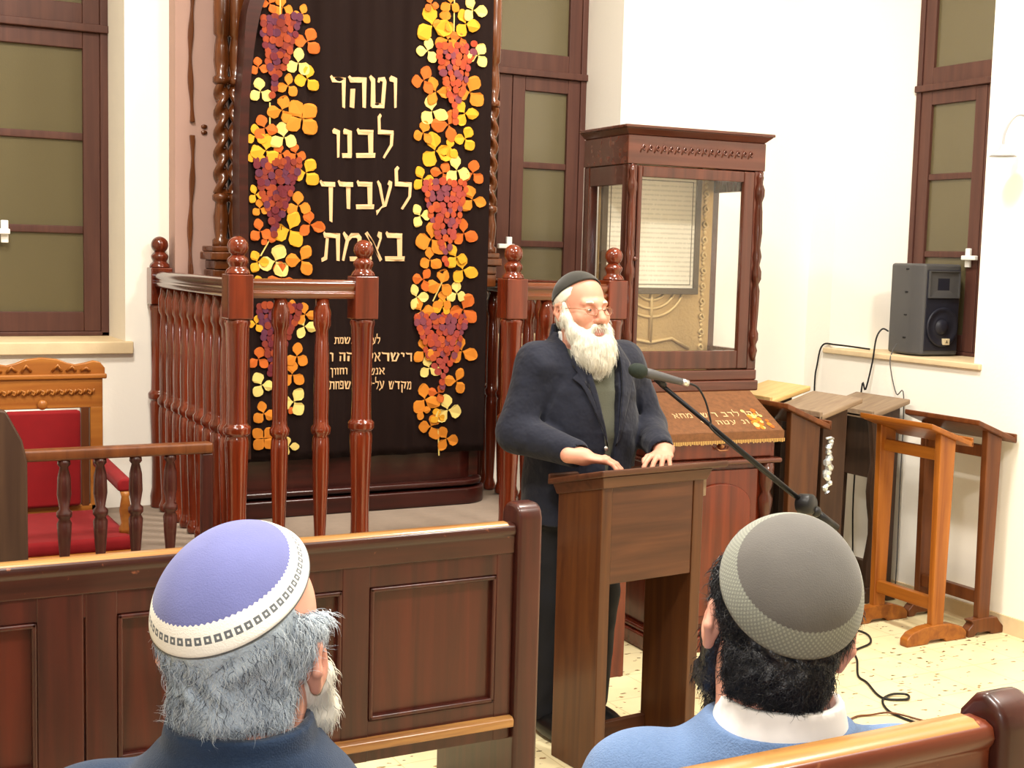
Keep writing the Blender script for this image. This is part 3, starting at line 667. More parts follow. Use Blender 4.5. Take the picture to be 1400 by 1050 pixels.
obj('back_cushion', MB().box(CX-.145, CX+.145, yb_-.05, yb_-.01, .70, 1.09), M['red'], t, W=True, bevel=.015)
for s in (-1, 1): obj('back_stile', MB().box(CX+s*.165-.016, CX+s*.165+.016, yb_-.02, yb_+.015, .69, 1.1), M['brownwood'], t, W=True, bevel=.004)
obj('seat_cushion', MB().box(CX-.23, CX+.23, 4.84, yb_-.05, .655-.055+.03, .685), M['red'], t, W=True, bevel=.018)
b = MB(); b.box(CX-.24, CX+.24, 4.83, yb_-.02, PZ+.02, .635)
obj('seat_frame', b, M['chairwood'], t, W=True, bevel=.006)
for s in (-1, 1):
    obj('armrest', MB().prism([(-.028, 0), (.028, 0), (.03, .03), (.018, .048), (-.018, .048), (-.03, .03)], (0, -.5, -.02), (CX+s*.215, yb_-.05, .86), (1, 0, 0), (0, 0, 1)), M['red'], t, W=True, bevel=.01)
    obj('arm_post', MB().lathe([(.022, .68), (.024, .7), (.015, .72), (.022, .77), (.014, .82), (.02, .84)], (CX+s*.215, 4.92, 0), 14), M['chairwood'], t, W=True, smooth=True)

# ================================================================== pews
def pew(name, label, x0, x1, y, H, seatz, wood_x, panel_m, joints, ledge=True, group=None, post_w=.078, left_end=True, up=.055, dp=.085):
    t = thing(name, label, 'pew', ((x0+x1)/2, y, 0), 0, group)
    # top rail with rounded worn edge
    prof = [(0, -.085), (.045, -.085), (.05, -.02), (.045, -.006), (.034, .0), (.010, .0), (-.004, -.006), (-.008, -.02), (-.004, -.03), (0, -.034)]
    b = MB().prism(prof, (x1-x0, 0, 0), (x0, y, H), (0, 1, 0), (0, 0, 1)); obj('top_rail', b, wood_x, t, W=True, bevel=.004)
    b = MB(); b.prism([(-.006, -.014), (.0, -.004), (.012, .003), (.034, .003), (.046, -.006)], (x1-x0-.02, 0, 0), (x0, y, H), (0, 1, 0), (0, 0, 1)); obj('worn_edge', b, M['pew_edge'], t, W=True, bevel=.002, label='worn honey-coloured edge')
    zb = seatz+.005
    # frame stiles between joints
    b = MB()
    for (a0, a1) in joints['stiles']: b.box(a0, a1, y+.004, y+.044, zb-.06, H-.08)
    b.box(x0, x1, y+.006, y+.042, joints['ptop'], H-.08); b.box(x0, x1, y+.006, y+.042, zb-.06, joints['pbot'])
    obj('back_frame', b, M['pew_z'], t, W=True, bevel=.004)
    for (a0, a1) in joints['panels']:
        b = MB(); b.box(a0-.01, a1+.01, y+.018, y+.036, joints['pbot']-.01, joints['ptop']+.01); obj('back_panel', b, panel_m, t, W=True)
        b = MB(); w = .012; p0, p1 = joints['pbot'], joints['ptop']
        for q in ((a0, a1, p0, p0+w), (a0, a1, p1-w, p1), (a0, a0+w, p0, p1), (a1-w, a1, p0, p1)): b.box(q[0], q[1], y+.0, y+.02, q[2], q[3])
        obj('panel_moulding', b, M['pew_z'], t, W=True, bevel=.004)
    if ledge:
        b = MB().prism([(-.02, 0), (.03, 0), (.03, .03), (-.012, .03), (-.022, .022)], (x1-x0, 0, 0), (x0, y, seatz-.015), (0, 1, 0), (0, 0, 1)); obj('back_ledge', b, M['pew_edge'], t, W=True, bevel=.004)
    b = MB(); b.box(x0, x1, y+.044, y+.47, seatz-.03, seatz); obj('seat', b, wood_x, t, W=True, bevel=.008)
    ends = [x1]+([x0] if left_end else [])
    for xe in ends:
        e0, e1 = (xe, xe+post_w) if xe == x1 else (xe-post_w, xe)
        zt_ = H+up
        prof = [(-.02, 0), (.50, 0), (.50, .62), (.42, .68), (.16, .70), (dp+.01, zt_-.12), (dp, zt_-.03), (dp-.02, zt_-.006), (dp-.035, zt_), (.015, zt_), (-.01, zt_-.012), (-.02, zt_-.04)]
        obj('end_panel', MB().prism(prof, (e1-e0, 0, 0), (e0, y, 0), (0, 1, 0), (0, 0, 1)), M['pew_z'], t, W=True, bevel=.012)
    return t
J = dict(stiles=[(.0, .03), (.14, .18), (.452, .56), (.562, .64), (1.22, 1.30), (1.68, 1.74)], panels=[(-.30, .0), (.18, .452), (.64, 1.22), (1.30, 1.68)], ptop=.855, pbot=.49)
J['stiles'] = [(-.35, -.30), (.0, .18), (.452, .56), (.564, .64), (1.22, 1.30), (1.68, 1.735)]
pew('pew', 'long dark panelled wooden pew in front of the curtain platform, seen from behind', -.35, 1.735, 3.19, 1.0, .43, M['pew_x'], M['pew_panel'], J, group='panelled pews')
J2 = dict(stiles=[(-.6, -.52), (-.05, .03), (.5, .58), (1.2, 1.27)], panels=[(-.52, -.05), (.03, .5), (.58, 1.2)], ptop=1.06, pbot=.7)
pew('pew', 'reddish worn pew back in the bottom right corner, nearest to the camera', -.6, 1.30, 1.12, 1.182, .56, M['pewb_x'], M['pewb_x'], J2, group='panelled pews', post_w=.07, up=.03, dp=.058)

# ================================================================== chest and display cabinet
CHX, CHY, CHR = 3.264, 4.663, -math.radians(3)
t = thing('chest', 'mahogany chest with sloping lid, drawer and turned corner columns under the glass cabinet', 'chest', (CHX, CHY, 0), CHR)
CW, CD = .60, .68
b = MB(); b.box(.03, CW-.03, .03, CD, .09, .86); obj('carcass', b, M['chest'], t, bevel=.005)
b = MB(); b.box(-.015, CW+.015, -.015, CD, 0, .07); b.box(0, CW, 0, CD, .07, .095); obj('plinth', b, M['chest'], t, bevel=.008)
b = MB(); b.box(-.02, CW+.02, -.02, CD, .845, .868); obj('ledge', b, M['cab_x'], t, bevel=.008)
b = MB(); b.box(.02, CW-.02, .012, .05, .872, .975)
d = obj('drawer', b, M['chest'], t, bevel=.006)
b = MB(); b.ball((CW/2, .004, .93), .014, 14, 10); b.tube([(CW/2-.035, .004, .925), (CW/2-.02, -.012, .912), (CW/2+.02, -.012, .912), (CW/2+.035, .004, .925)], .004, 6); obj('handle', b, M['gframe'], d, smooth=True)
b = MB(); b.prism([(.02, .868), (CD, .868), (CD, 1.144), (.27, 1.144), (.02, .985)], (CW, 0, 0), (0, 0, 0), (0, 1, 0), (0, 0, 1)); obj('desk_box', b, M['chest'], t, bevel=.004)
b = MB(); b.box(.09, CW-.09, .012, .04, .12, .82); dr = obj('door', b, M['chest'], t, bevel=.005)
b = MB()
arch = [(.13, .16), (CW-.13, .16)]+[(CW/2+(CW/2-.13)*math.cos(a), .66+.10*math.sin(a)) for a in [PI*k/14 for k in range(15)]]
b.prism(arch, (0, -.014, 0), (0, .013, 0)); obj('door_panel', b, M['chest'], dr, bevel=.008)
for x in (.045, CW-.045):
    P = [(.032, .095), (.034, .13), (.022, .14), (.03, .18), (.034, .23), (.02, .27), (.026, .3), (.02, .34), (.024, .42), (.032, .5), (.034, .56), (.022, .6), (.03, .64), (.034, .68), (.02, .71), (.03, .74), (.034, .78), (.034, .845)]
    obj('turned_column', MB().lathe(P, (x, .012, 0), 20), M['cab'], t, smooth=True)
# embroidered cover on the sloping lid
b = MB(); nx, ny = 24, 14; a_ = math.atan2(.155, CD-.02)
tcov = thing('embroidered_cover', 'brown embroidered cloth with cream lettering and orange flowers on the sloping chest lid', 'cloth', (CHX, CHY, .98), CHR)
def slope(y): return 1.0+(y-.02)*(1.20-1.0)/.30
# lid board that carries the cloth, steeper than the box
b = MB(); b.hexa([(-.015, -.005, .985), (CW+.015, -.005, .985), (CW+.015, .27, .985), (-.015, .27, .985)], [(-.015, -.005, .992), (CW+.015, -.005, .992), (CW+.015, .27, 1.145), (-.015, .27, 1.145)]); obj('lid', b, M['chest'], t, bevel=.003)
def lidz(y): return .992+(y+.005)*(1.145-.992)/.275
b = MB(); b.hexa([(-.022, -.012, lidz(-.012)+.001), (CW+.022, -.012, lidz(-.012)+.001), (CW+.022, .262, lidz(.262)+.001), (-.022, .262, lidz(.262)+.001)], [(-.022, -.012, lidz(-.012)+.006), (CW+.022, -.012, lidz(-.012)+.006), (CW+.022, .262, lidz(.262)+.006), (-.022, .262, lidz(.262)+.006)])
b.box(-.022, CW+.022, -.018, -.012, .955, lidz(-.012)+.004)
o = obj('cloth', b, M['cover'], None); o.parent = tcov; o.location = (0, 0, -.98)
b = MB()
words = [(.10, .56, .085, .030, ['kaf', 'he', 'vav', 'gap', 'lamed', 'dalet', 'bet', 'gap', 'resh', 'yod', 'shin', 'nun', 'gap', 'mem', 'het', 'alef']), (.22, .47, .035, .026, ['vav', 'nun', 'gap', 'ayin', 'tet', 'he', 'gap', 'dalet', 'yod'])]
for (xa, xb, yy, hh, w) in words:
    w = [q if q in G else 'bet' for q in w]
    ws = [G[q][0] for q in w]; s = (xb-xa)/(sum(ws)+.2*(len(ws)-1)); x = xb
    for q in w:
        x -= G[q][0]*s
        if q == 'gap' and b.v:
            o = obj('lettering', b, M['letter'], None); o.parent = tcov; o.location = (0, 0, -.98); b = MB()
        for poly in G[q][1]:
            P = [(x+p*s, yy+c*hh) for p, c in poly]
            b.add([(p, c, lidz(c)+.008) for p, c in P], [tuple(range(len(P))) if sum(P[i][0]*P[(i+1) % len(P)][1]-P[(i+1) % len(P)][0]*P[i][1] for i in range(len(P))) > 0 else tuple(range(len(P)-1, -1, -1))])
        x -= .2*s
    o = obj('lettering', b, M['letter'], None); o.parent = tcov; o.location = (0, 0, -.98); b = MB()
b = MB(); b.cur = 0
for k in range(26):
    cx, cy = CW-.02-rng.uniform(0, .10), rng.uniform(.0, .12); b.cur = int(rng.integers(0, 3)); r = rng.uniform(.008, .016)
    P = [(cx+r*math.cos(2*PI*i/8), cy+r*math.sin(2*PI*i/8)) for i in range(8)]
    b.add([(p, c, lidz(c)+.0075+k*.00004) for p, c in P], [tuple(range(8))])
o = obj('flower_embroidery', b, [LEAF['O'], LEAF['P'], LEAF['A']], None); o.parent = tcov; o.location = (0, 0, -.98)
b = MB()
for k in range(70):
    x = -.02+k*(CW+.04)/69; b.box(x, x+.005, -.0195, -.0175, .94+rng.uniform(0, .006), .958)
o = obj('fringe', b, M['fringe'], None); o.parent = tcov; o.location = (0, 0, -.98)

# display cabinet
GX0, GX1, GY0, GY1, GZ0, GZ1 = -.075, .655, .27, .68, 1.145, 2.31
t = thing('display_cabinet', 'tall mahogany display cabinet with glass door standing on the chest by the white wall', 'cabinet', (CHX, CHY, GZ0), CHR)
TM[t.name] = Matrix.Translation((CHX, CHY, GZ0)) @ Matrix.Rotation(CHR, 4, 'Z')
def cabobj(nm, b, m, par=t, **k):
    b.xf(Matrix.Translation((0, 0, -GZ0))); return obj(nm, b, m, par, **k)
b = MB(); b.box(GX0-.012, GX1+.012, GY0-.012, GY1, GZ0, GZ0+.05); b.box(GX0-.004, GX1+.004, GY0-.006, GY1, GZ0+.05, GZ0+.10); cabobj('base', b, M['cab_x'], bevel=.008)
b = MB(); b.box(GX0-.004, GX1+.004, GY0-.004, GY1, GZ1-.14, GZ1-.012); cabobj('frieze', b, M['cab_x'], bevel=.004)
b = MB(); b.hexa([(GX0, GY0, GZ1-.012), (GX1, GY0, GZ1-.012), (GX1, GY1, GZ1-.012), (GX0, GY1, GZ1-.012)], [(GX0-.03, GY0-.03, GZ1+.016), (GX1+.03, GY0-.03, GZ1+.016), (GX1+.03, GY1, GZ1+.016), (GX0-.03, GY1, GZ1+.016)])
b.box(GX0-.034, GX1+.034, GY0-.034, GY1, GZ1+.016, GZ1+.03); cabobj('cornice', b, M['cab_x'], bevel=.004)
b = MB()
for k in range(17):
    x = GX0+.07+k*.036; z = GZ1-.072
    b.tube([(x-.012, GY0-.004, z-.016), (x+.002, GY0-.008, z+.018), (x+.013, GY0-.008, z+.01), (x+.008, GY0-.008, z-.006), (x+.001, GY0-.006, z)], .0035, 6)
cabobj('carved_frieze_scroll', b, M['cab_x'], smooth=True)
b = MB()
for x in (GX0, GX1-.05):
    b = MB()
    for y in (GY0, GY1-.05): b.box(x, x+.05, y, y+.05, GZ0+.1, GZ1-.14)
    b.box(x+.004, x+.044, GY0+.05, GY1-.05, GZ0+.1, GZ0+.19); b.box(x+.004, x+.044, GY0+.05, GY1-.05, GZ1-.23, GZ1-.14)
    sf = cabobj('side_frame', b, M['cab'], bevel=.004)
    cabobj('side_glass', MB().box(x+.023, x+.027, GY0+.045, GY1-.045, GZ0+.18, GZ1-.22), M['glass'], sf)
# door with its glass
dx0, dx1, dz0, dz1 = GX0+.052, GX1-.052, GZ0+.105, GZ1-.145
gx0, gx1, gz0, gz1 = .0, .545, 1.335, 2.115
b = MB(); b.box(dx0, gx0, GY0-.004, GY0+.024, dz0, dz1); b.box(gx1, dx1, GY0-.004, GY0+.024, dz0, dz1); b.box(gx0, gx1, GY0-.004, GY0+.024, dz0, gz0); b.box(gx0, gx1, GY0-.004, GY0+.024, gz1, dz1)
door = cabobj('door', b, M['cab'], bevel=.005)
cabobj('door_glass', MB().box(gx0-.006, gx1+.006, GY0+.012, GY0+.016, gz0-.006, gz1+.006), M['glass'], door)
cabobj('knob', MB().ball((gx0-.03, GY0-.012, 1.75), .011, 12, 8), M['cab'], door, smooth=True)
for x in (GX0+.022, GX1-.022):
    z0 = GZ0+.14
    P = [(.006, 0), (.014, .02), (.02, .05), (.012, .075), (.022, .10), (.022, .13), (.014, .15), (.018, .24), (.02, .33), (.013, .36), (.024, .385), (.024, .42), (.014, .45), (.022, .49), (.014, .53), (.02, .6), (.017, .7), (.013, .74), (.023, .77), (.024, .80), (.012, .83), (.017, .855), (.006, .885)]
    cabobj('turned_column', MB().lathe([(r, z0+z) for r, z in P], (x, GY0-.004, 0), 18), M['cab'], smooth=True)
# gilt embossed back panel and framed sheet inside the case
t2 = thing('embossed_panel', 'gilt embossed metal panel with raised scrolls inside the glass cabinet', 'panel', (CHX, CHY, GZ0+.101), CHR)
TM[t2.name] = Matrix.Translation((CHX, CHY, GZ0+.101)) @ Matrix.Rotation(CHR, 4, 'Z')
def inobj(nm, b, m, par, z, **k):
    b.xf(Matrix.Translation((0, 0, -z))); return obj(nm, b, m, par, **k)
py = GY1-.075
inobj('sheet', MB().box(GX0+.05, GX1-.05, py, py+.02, GZ0+.101, GZ1-.16), M['gold'], t2, GZ0+.101, bevel=.003)
b = MB(); cxp = .27
for k in range(4):
    r = .05+.045*k
    b.tube([(cxp+r*math.cos(a), py-.004, 1.66-.0*k+r*.9*math.sin(a)-.02) for a in [PI+PI*i/16 for i in range(17)]], .008, 8)
b.tube([(cxp, py-.004, 1.35), (cxp, py-.004, 1.72)], .01, 8)
b.tube([(cxp-.22, py-.004, 1.32), (cxp-.12, py-.004, 1.37), (cxp, py-.004, 1.35), (cxp+.12, py-.004, 1.37), (cxp+.22, py-.004, 1.32)], .009, 8)
for z in [1.3+.075*i for i in range(13)]:
    for x in (GX0+.075, GX1-.095):
        b.tube(smoothpath([(x-.012, py-.003, z), (x+.012, py-.004, z+.018), (x, py-.004, z+.04), (x-.012, py-.004, z+.025), (x+.004, py-.004, z+.012)], 3), .006, 6)
    b.ball((GX1-.095, py-.002, z+.06), .011, 10, 6, (1, .5, 1))
for k in range(9): b.ball((cxp-.18+.045*k, py-.003, 1.70), .012, 10, 6, (1, .5, 1.3))
inobj('raised_scrolls', b, M['goldraise'], t2, GZ0+.101, smooth=True)
t3 = thing('framed_document', 'framed sheet of fine print leaning inside the glass cabinet', 'picture', (CHX, CHY, 1.55), CHR)
TM[t3.name] = Matrix.Translation((CHX, CHY, 1.55)) @ Matrix.Rotation(CHR, 4, 'Z')
fx0, fx1, fz0, fz1, fy = -.03, .515, 1.585, 2.17, py-.035
b = MB()
for q in ((fx0, fx1, fz0, fz0+.03), (fx0, fx1, fz1-.03, fz1), (fx0, fx0+.03, fz0+.03, fz1-.03), (fx1-.03, fx1, fz0+.03, fz1-.03)): b.box(q[0], q[1], fy, fy+.022, q[2], q[3])
inobj('frame', b, M['docframe'], t3, 1.55, bevel=.003)
inobj('printed_sheet', MB().box(fx0+.025, fx1-.025, fy+.008, fy+.014, fz0+.025, fz1-.025), M['doc'], t3, 1.55)
b = MB(); w = .003
for q in ((fx0+.045, fx1-.045, fz0+.045, fz0+.045+w), (fx0+.045, fx1-.045, fz1-.048, fz1-.045), (fx0+.045, fx0+.048, fz0+.045, fz1-.045), (fx1-.048, fx1-.045, fz0+.045, fz1-.045)): b.box(q[0], q[1], fy+.006, fy+.009, q[2], q[3])
inobj('border_line', b, M['docframe'], t3, 1.55)
# ================================================================== lectern
LX, LY, LR = 2.303, 3.612, math.radians(5)
t = thing('lectern', 'brown wooden lectern with open lower front at which the bearded speaker stands', 'lectern', (LX, LY, 0), LR)
LW, LD = .41, .25
for x0 in (-.018, LW-.03):
    obj('side_panel', MB().prism([(0, 0), (LD, 0), (LD, .955), (0, 1.0)], (.045, 0, 0), (x0, 0, 0), (0, 1, 0), (0, 0, 1)), M['lect_z'], t, bevel=.004)
obj('front_panel', MB().box(.027, LW-.03, .004, .026, .665, 1.0), M['lect'], t, bevel=.003)
obj('stretcher', MB().box(.027, LW-.03, .01, .05, .035, .09), M['lect'], t, bevel=.004)
obj('back_rail', MB().box(.027, LW-.03, LD-.03, LD-.005, .03, .09), M['lect'], t, bevel=.004)
def tz(y): return 1.052-(y)*.235
b = MB()
b.hexa([(-.022, -.012, tz(-.012)-.06), (LW+.02, -.012, tz(-.012)-.06), (LW+.02, LD+.005, tz(LD)-.06), (-.022, LD+.005, tz(LD)-.06)], [(-.034, -.022, tz(-.022)-.022), (LW+.035, -.022, tz(-.022)-.022), (LW+.035, LD+.015, tz(LD)-.022), (-.034, LD+.015, tz(LD)-.022)])
obj('cornice', b, M['lect'], t, bevel=.004)
b = MB(); x0, x1, y0, y1 = -.045, .505, -.035, LD+.03
b.hexa([(x0, y0, tz(y0)-.022), (x1, y0, tz(y0)-.022), (x1, y1, tz(y1)-.022), (x0, y1, tz(y1)-.022)], [(x0, y0, tz(y0)), (x1, y0, tz(y0)), (x1, y1, tz(y1)), (x0, y1, tz(y1))])
b.box(x0, x1, y1-.012, y1, tz(y1)-.02, tz(y1)+.018)
obj('desk_top', b, M['lect'], t, bevel=.007)
obj('bracket', MB().box(LW+.02, LW+.045, .02, LD-.02, tz(.1)-.10, tz(.1)-.03), M['greywood'], t, bevel=.004)

# microphone and its boom stand
t = thing('microphone_stand', 'black boom microphone stand slanting down from the microphone to its joint behind the capped head', 'stand', (3.13, 3.58, 0))
obj('boom', MB().tube([(2.56, 3.695, 1.325), (3.16, 3.57, .865)], [.008, .009], 10), M['blackmetal'], t, W=True, smooth=True)
obj('pole', MB().lathe([(.012, .03), (.012, .5), (.016, .505), (.016, .6), (.0095, .605), (.0095, .87)], (3.13, 3.61, 0), 14), M['blackmetal'], t, W=True, smooth=True)
b = MB(); b.lathe([(.03, -.03), (.037, -.022), (.037, .022), (.03, .03)], (3.125, 3.575, .892), 20, axis=(.3, -.9, .1))
b.ball((3.16, 3.56, .865), .02, 14, 10); obj('clutch', b, M['black'], t, W=True, smooth=True)
obj('counterweight', MB().tube([(3.16, 3.57, .865), (3.25, 3.55, .80)], .016, 12), M['black'], t, W=True, smooth=True)
for k in range(3):
    a = .4+2*PI*k/3
    obj('leg', MB().tube([(3.13, 3.61, .13), (3.13+.29*math.cos(a), 3.61+.29*math.sin(a), .012)], .009, 8), M['blackmetal'], t, W=True, smooth=True)
obj('hub', MB().lathe([(.02, .08), (.024, .1), (.024, .16), (.016, .18)], (3.13, 3.61, 0), 14), M['black'], t, W=True, smooth=True)
obj('clip', MB().tube([(2.575, 3.69, 1.318), (2.545, 3.70, 1.345)], [.011, .013], 10), M['black'], t, W=True, smooth=True)
t = thing('microphone', 'dark handheld microphone on the boom in front of the speaker\'s beard', 'microphone', (2.545, 3.70, 1.36))
A = Vector((2.462, 3.70, 1.374)); B = Vector((2.655, 3.665, 1.328)); dv = (B-A).normalized()
obj('body', MB().tube([A+dv*.03, A+dv*.05, A+dv*.16, A+dv*.175], [.017, .018, .0125, .012], 14), M['spk'], t, W=True, smooth=True)
b = MB(); b.tube([A-dv*.028, A-dv*.022, A-dv*.010, A+dv*.008, A+dv*.024, A+dv*.034], [.006, .016, .0235, .0265, .0245, .018], 18)
obj('grille', b, M['micgrille'], t, W=True, smooth=True)
obj('connector', MB().tube([A+dv*.175, A+dv*.20], [.0125, .0115], 14), M['steel'], t, W=True, smooth=True)
q = A+dv*.205
tag(obj('microphone_cable', MB().tube(smoothpath([q-dv*.006, q+Vector((.03, -.006, -.012)), q+Vector((.062, -.012, -.06)), q+Vector((.085, -.016, -.13)), q+Vector((.092, -.020, -.162)), (2.90, 3.628, 1.055), (3.02, 3.60, .962), (3.085, 3.59, .915)]), .0038, 8), M['black'], smooth=True), 'thin black cable drooping from the microphone along the boom', 'cable')

# ================================================================== reading stands in the corner
def stand(label, loc, rz, Wd, zh, zl, mt, mb_, mtop, foot=(.19, .19), hx=(.13, .14), rails=((.855, .91), (.15, .21)), lw=(.05, .036), scallop=False, solid_panel=False):
    t = thing('reading_stand', label, 'lectern', loc, rz, 'wooden reading stands in the corner')
    sl = (zh-zl)/(hx[0]+hx[1])
    def bz(x): return zh-(x+hx[0])*sl
    b = MB(); th = .026
    b.hexa([(-hx[0], -Wd/2, bz(-hx[0])-th), (hx[1], -Wd/2, bz(hx[1])-th), (hx[1], Wd/2, bz(hx[1])-th), (-hx[0], Wd/2, bz(-hx[0])-th)], [(-hx[0], -Wd/2, bz(-hx[0])), (hx[1], -Wd/2, bz(hx[1])), (hx[1], Wd/2, bz(hx[1])), (-hx[0], Wd/2, bz(-hx[0]))])
    obj('desk_top', b, mtop, t, bevel=.006)
    obj('book_lip', MB().box(hx[1]-.016, hx[1], -Wd/2, Wd/2, bz(hx[1])-.02, bz(hx[1])+.02), mtop, t, bevel=.005)
    for s in (-1, 1):
        yc = s*(Wd/2-.045)
        poly = [(-lw[1]+.005, .055), (lw[1]+.005, .055), (lw[0]+.005, bz(lw[0])-th), (-lw[0]+.005, bz(-lw[0])-th)]
        if scallop and s > 0:
            R = [(.075+.015*math.sin(k*1.1)+.02*(k > 9), .06+(bz(.1)-.1)*k/12) for k in range(13)]
            poly = [(-.09, .06)]+R+[(-.09, bz(-.09)-th)]
        obj('leg', MB().prism(poly, (0, .036, 0), (0, yc-.018, 0), (1, 0, 0), (0, 0, 1)), mt, t, bevel=.005)
        fp = [(-foot[0], 0), (-foot[0], .035), (-foot[0]+.03, .062), (-.09, .082), (0, .088), (.09, .082), (foot[1]-.03, .062), (foot[1], .035), (foot[1], 0), (.06, 0), (.045, .016), (-.045, .016), (-.06, 0)]
        obj('foot', MB().prism(fp, (0, .05, 0), (0, yc-.025, 0), (1, 0, 0), (0, 0, 1)), mb_, t, bevel=.006)
    for z0, z1 in rails:
        obj('cross_rail', MB().box(-.02, .02, -Wd/2+.06, Wd/2-.06, z0, z1), mb_, t, bevel=.004)
    if solid_panel:
        obj('panel', MB().box(-.012, .012, -Wd/2+.06, Wd/2-.06, solid_panel, bz(0)-.03), mt, t, bevel=.003)
    return t
stand('orange oak reading stand at the front right of the corner group', (4.60, 4.525, 0), 0, .47, 1.040, .945, M['oak'], M['oak_x'], M['oak_x'])
stand('red-brown reading stand closest to the right wall, behind the orange oak one', (4.905, 4.53, 0), 0, .475, 1.046, .95, M['brownwood'], M['brownwood'], M['brownwood'], foot=(.10, .135), hx=(.135, .125))
stand('dark brown reading stand beside the chest, with thick sloping edge below the grey board', (4.06, 4.86, 0), 0, .42, 1.11, 1.0, M['lect_z'], M['darkwood'], M['brownwood'], foot=(.12, .12), lw=(.09, .08), rails=((.9, .96), (.12, .2)))
stand('reading stand with flat grey-brown top at the front of the dark stands', (4.335, 4.925, 0), PI, .36, 1.11, 1.03, M['darkwood'], M['darkwood'], M['greywood'], foot=(.12, .12), hx=(.14, .125), lw=(.075, .07), rails=((.12, .2),), solid_panel=.42)
stand('reading stand with light tan top behind the grey-topped stand', (4.34, 5.30, 0), PI, .34, 1.13, 1.06, M['darkwood'], M['darkwood'], M['tanwood'], foot=(.12, .12), hx=(.14, .12), rails=((.12, .2),))
stand('dark reading stand with scalloped side under the loudspeaker window', (4.872, 5.16, 0), PI, .40, 1.065, .99, M['darkwood'], M['darkwood'], M['greywood'], foot=(.12, .12), hx=(.13, .13), rails=((.12, .2),), scallop=True, solid_panel=.64)
# strip of crumpled foil hanging between two stands
P = [(4.205, 4.665, .93)]; b = MB()
pts_ = [(4.205+.012*math.sin(k*2.1), 4.668+.004*math.cos(k*1.7), .93-.021*k) for k in range(13)]
b.tube(smoothpath(pts_, 3), [(.006+.010*abs(math.sin(i*.9))+.006*(12 < i < 26)) for i in range(37)], 7)
b.tube([(4.18, 4.665, .935), (4.205, 4.66, .94), (4.225, 4.665, .932)], .006, 6)
tag(obj('foil_strip', b, M['foil']), 'twisted strip of silvery foil hanging between the two dark stands', 'foil')

# ================================================================== loudspeaker on the sill
t = thing('loudspeaker', 'dark grey loudspeaker standing on the sill of the right window', 'speaker', (5.235, 5.13, ZS), -math.radians(5))
b = MB(); H = .478
foot = [(-.125, .13), (-.15, -.06), (-.118, -.135), (.118, -.135), (.15, -.06), (.125, .13)]
b.prism(foot, (0, 0, H), (0, 0, .006), (1, 0, 0), (0, 1, 0)); obj('cabinet', b, M['spk'], t, bevel=.014)
b = MB(); b.prism([(-.108, .03), (.108, .03), (.108, H-.025), (-.108, H-.025)], (0, -.006, 0), (0, -.134, 0)); obj('front_baffle', b, M['spkdark'], t, bevel=.004)
b = MB()
hx_, hz0, hz1 = .095, H-.165, H-.035
ring = [(-hx_, hz0), (hx_, hz0), (hx_, hz1), (-hx_, hz1)]; inn = [(-.02, hz0+.045), (.02, hz0+.045), (.02, hz1-.045), (-.02, hz1-.045)]
b.add([(x, -.143, z) for x, z in ring]+[(x, -.139, z) for x, z in inn], [(0, 1, 5, 4), (1, 2, 6, 5), (2, 3, 7, 6), (3, 0, 4, 7), (4, 5, 6, 7)])
for q in ((-hx_-.006, hx_+.006, hz0-.006, hz0), (-hx_-.006, hx_+.006, hz1, hz1+.006), (-hx_-.006, -hx_, hz0, hz1), (hx_, hx_+.006, hz0, hz1)): b.box(q[0], q[1], -.152, -.138, q[2], q[3])
obj('horn', b, M['spk'], t)
b = MB(); b.lathe([(.10, 0), (.104, .008), (.097, .014), (.085, .006), (.04, -.0), (.036, .012), (.012, .018)], (0, -.139, .155), 32, axis=(0, -1, 0)); obj('woofer', b, M['spkdark'], t, smooth=True)
b = MB(); b.box(.005, .045, -.158, -.139, .062, .095); bd = obj('badge', b, M['label'], t, bevel=.002)
b = MB(); b.prism([(.016, .072), (.034, .072), (.030, .077), (.020, .077)], (0, -.001, 0), (0, -.158, 0)); b.prism([(.020, .079), (.030, .079), (.025, .088)], (0, -.001, 0), (0, -.158, 0)); obj('emblem', b, M['docframe'], bd)
b = MB()
for z in (.09, .21, .33, .45): b.hexa([(-.151, -.02, z), (-.147, -.045, z), (-.143, -.045, z), (-.146, -.02, z)], [(-.151, -.02, z+.008), (-.147, -.045, z+.008), (-.143, -.045, z+.008), (-.146, -.02, z+.008)])
obj('side_notch', b, M['black'], t)
tag(obj('power_cable', MB().tube(smoothpath([(5.075, 5.22, ZS+.12), (5.06, 5.25, ZS+.13), (5.03, 5.26, ZS+.08), (5.02, 5.27, ZS-.05), (5.01, 5.30, ZS-.2), (5.0, 5.32, 1.08), (4.99, 5.33, .5), (5.0, 5.33, .006), (4.99, 5.50, .006)]), .0045, 8), M['black'], smooth=True), 'thin black cable looping down from the back of the loudspeaker', 'cable')
tag(obj('power_cable', MB().tube(smoothpath([(5.14, 5.42, ZS+.008), (5.06, 5.60, ZS+.02), (5.03, 5.68, ZS+.012), (5.015, 5.70, ZS-.1), (5.012, 5.71, 1.05), (5.02, 5.70, .6), (5.02, 5.70, .006), (5.0, 5.6, .006)]), .005, 8), M['black'], smooth=True), 'black cable lying on the window sill and dropping over its left end', 'cable')
tag(obj('power_cable', MB().tube(smoothpath([(5.085, 5.16, ZS+.06), (5.045, 5.15, ZS+.02), (5.022, 5.14, ZS-.05), (5.018, 5.08, ZS-.2), (5.022, 5.03, 1.07), (5.02, 5.02, .6), (5.02, 5.02, .006), (5.0, 5.10, .006)]), .003, 8), M['spk'], smooth=True), 'thin grey cable hanging from the front edge of the sill below the loudspeaker', 'cable')
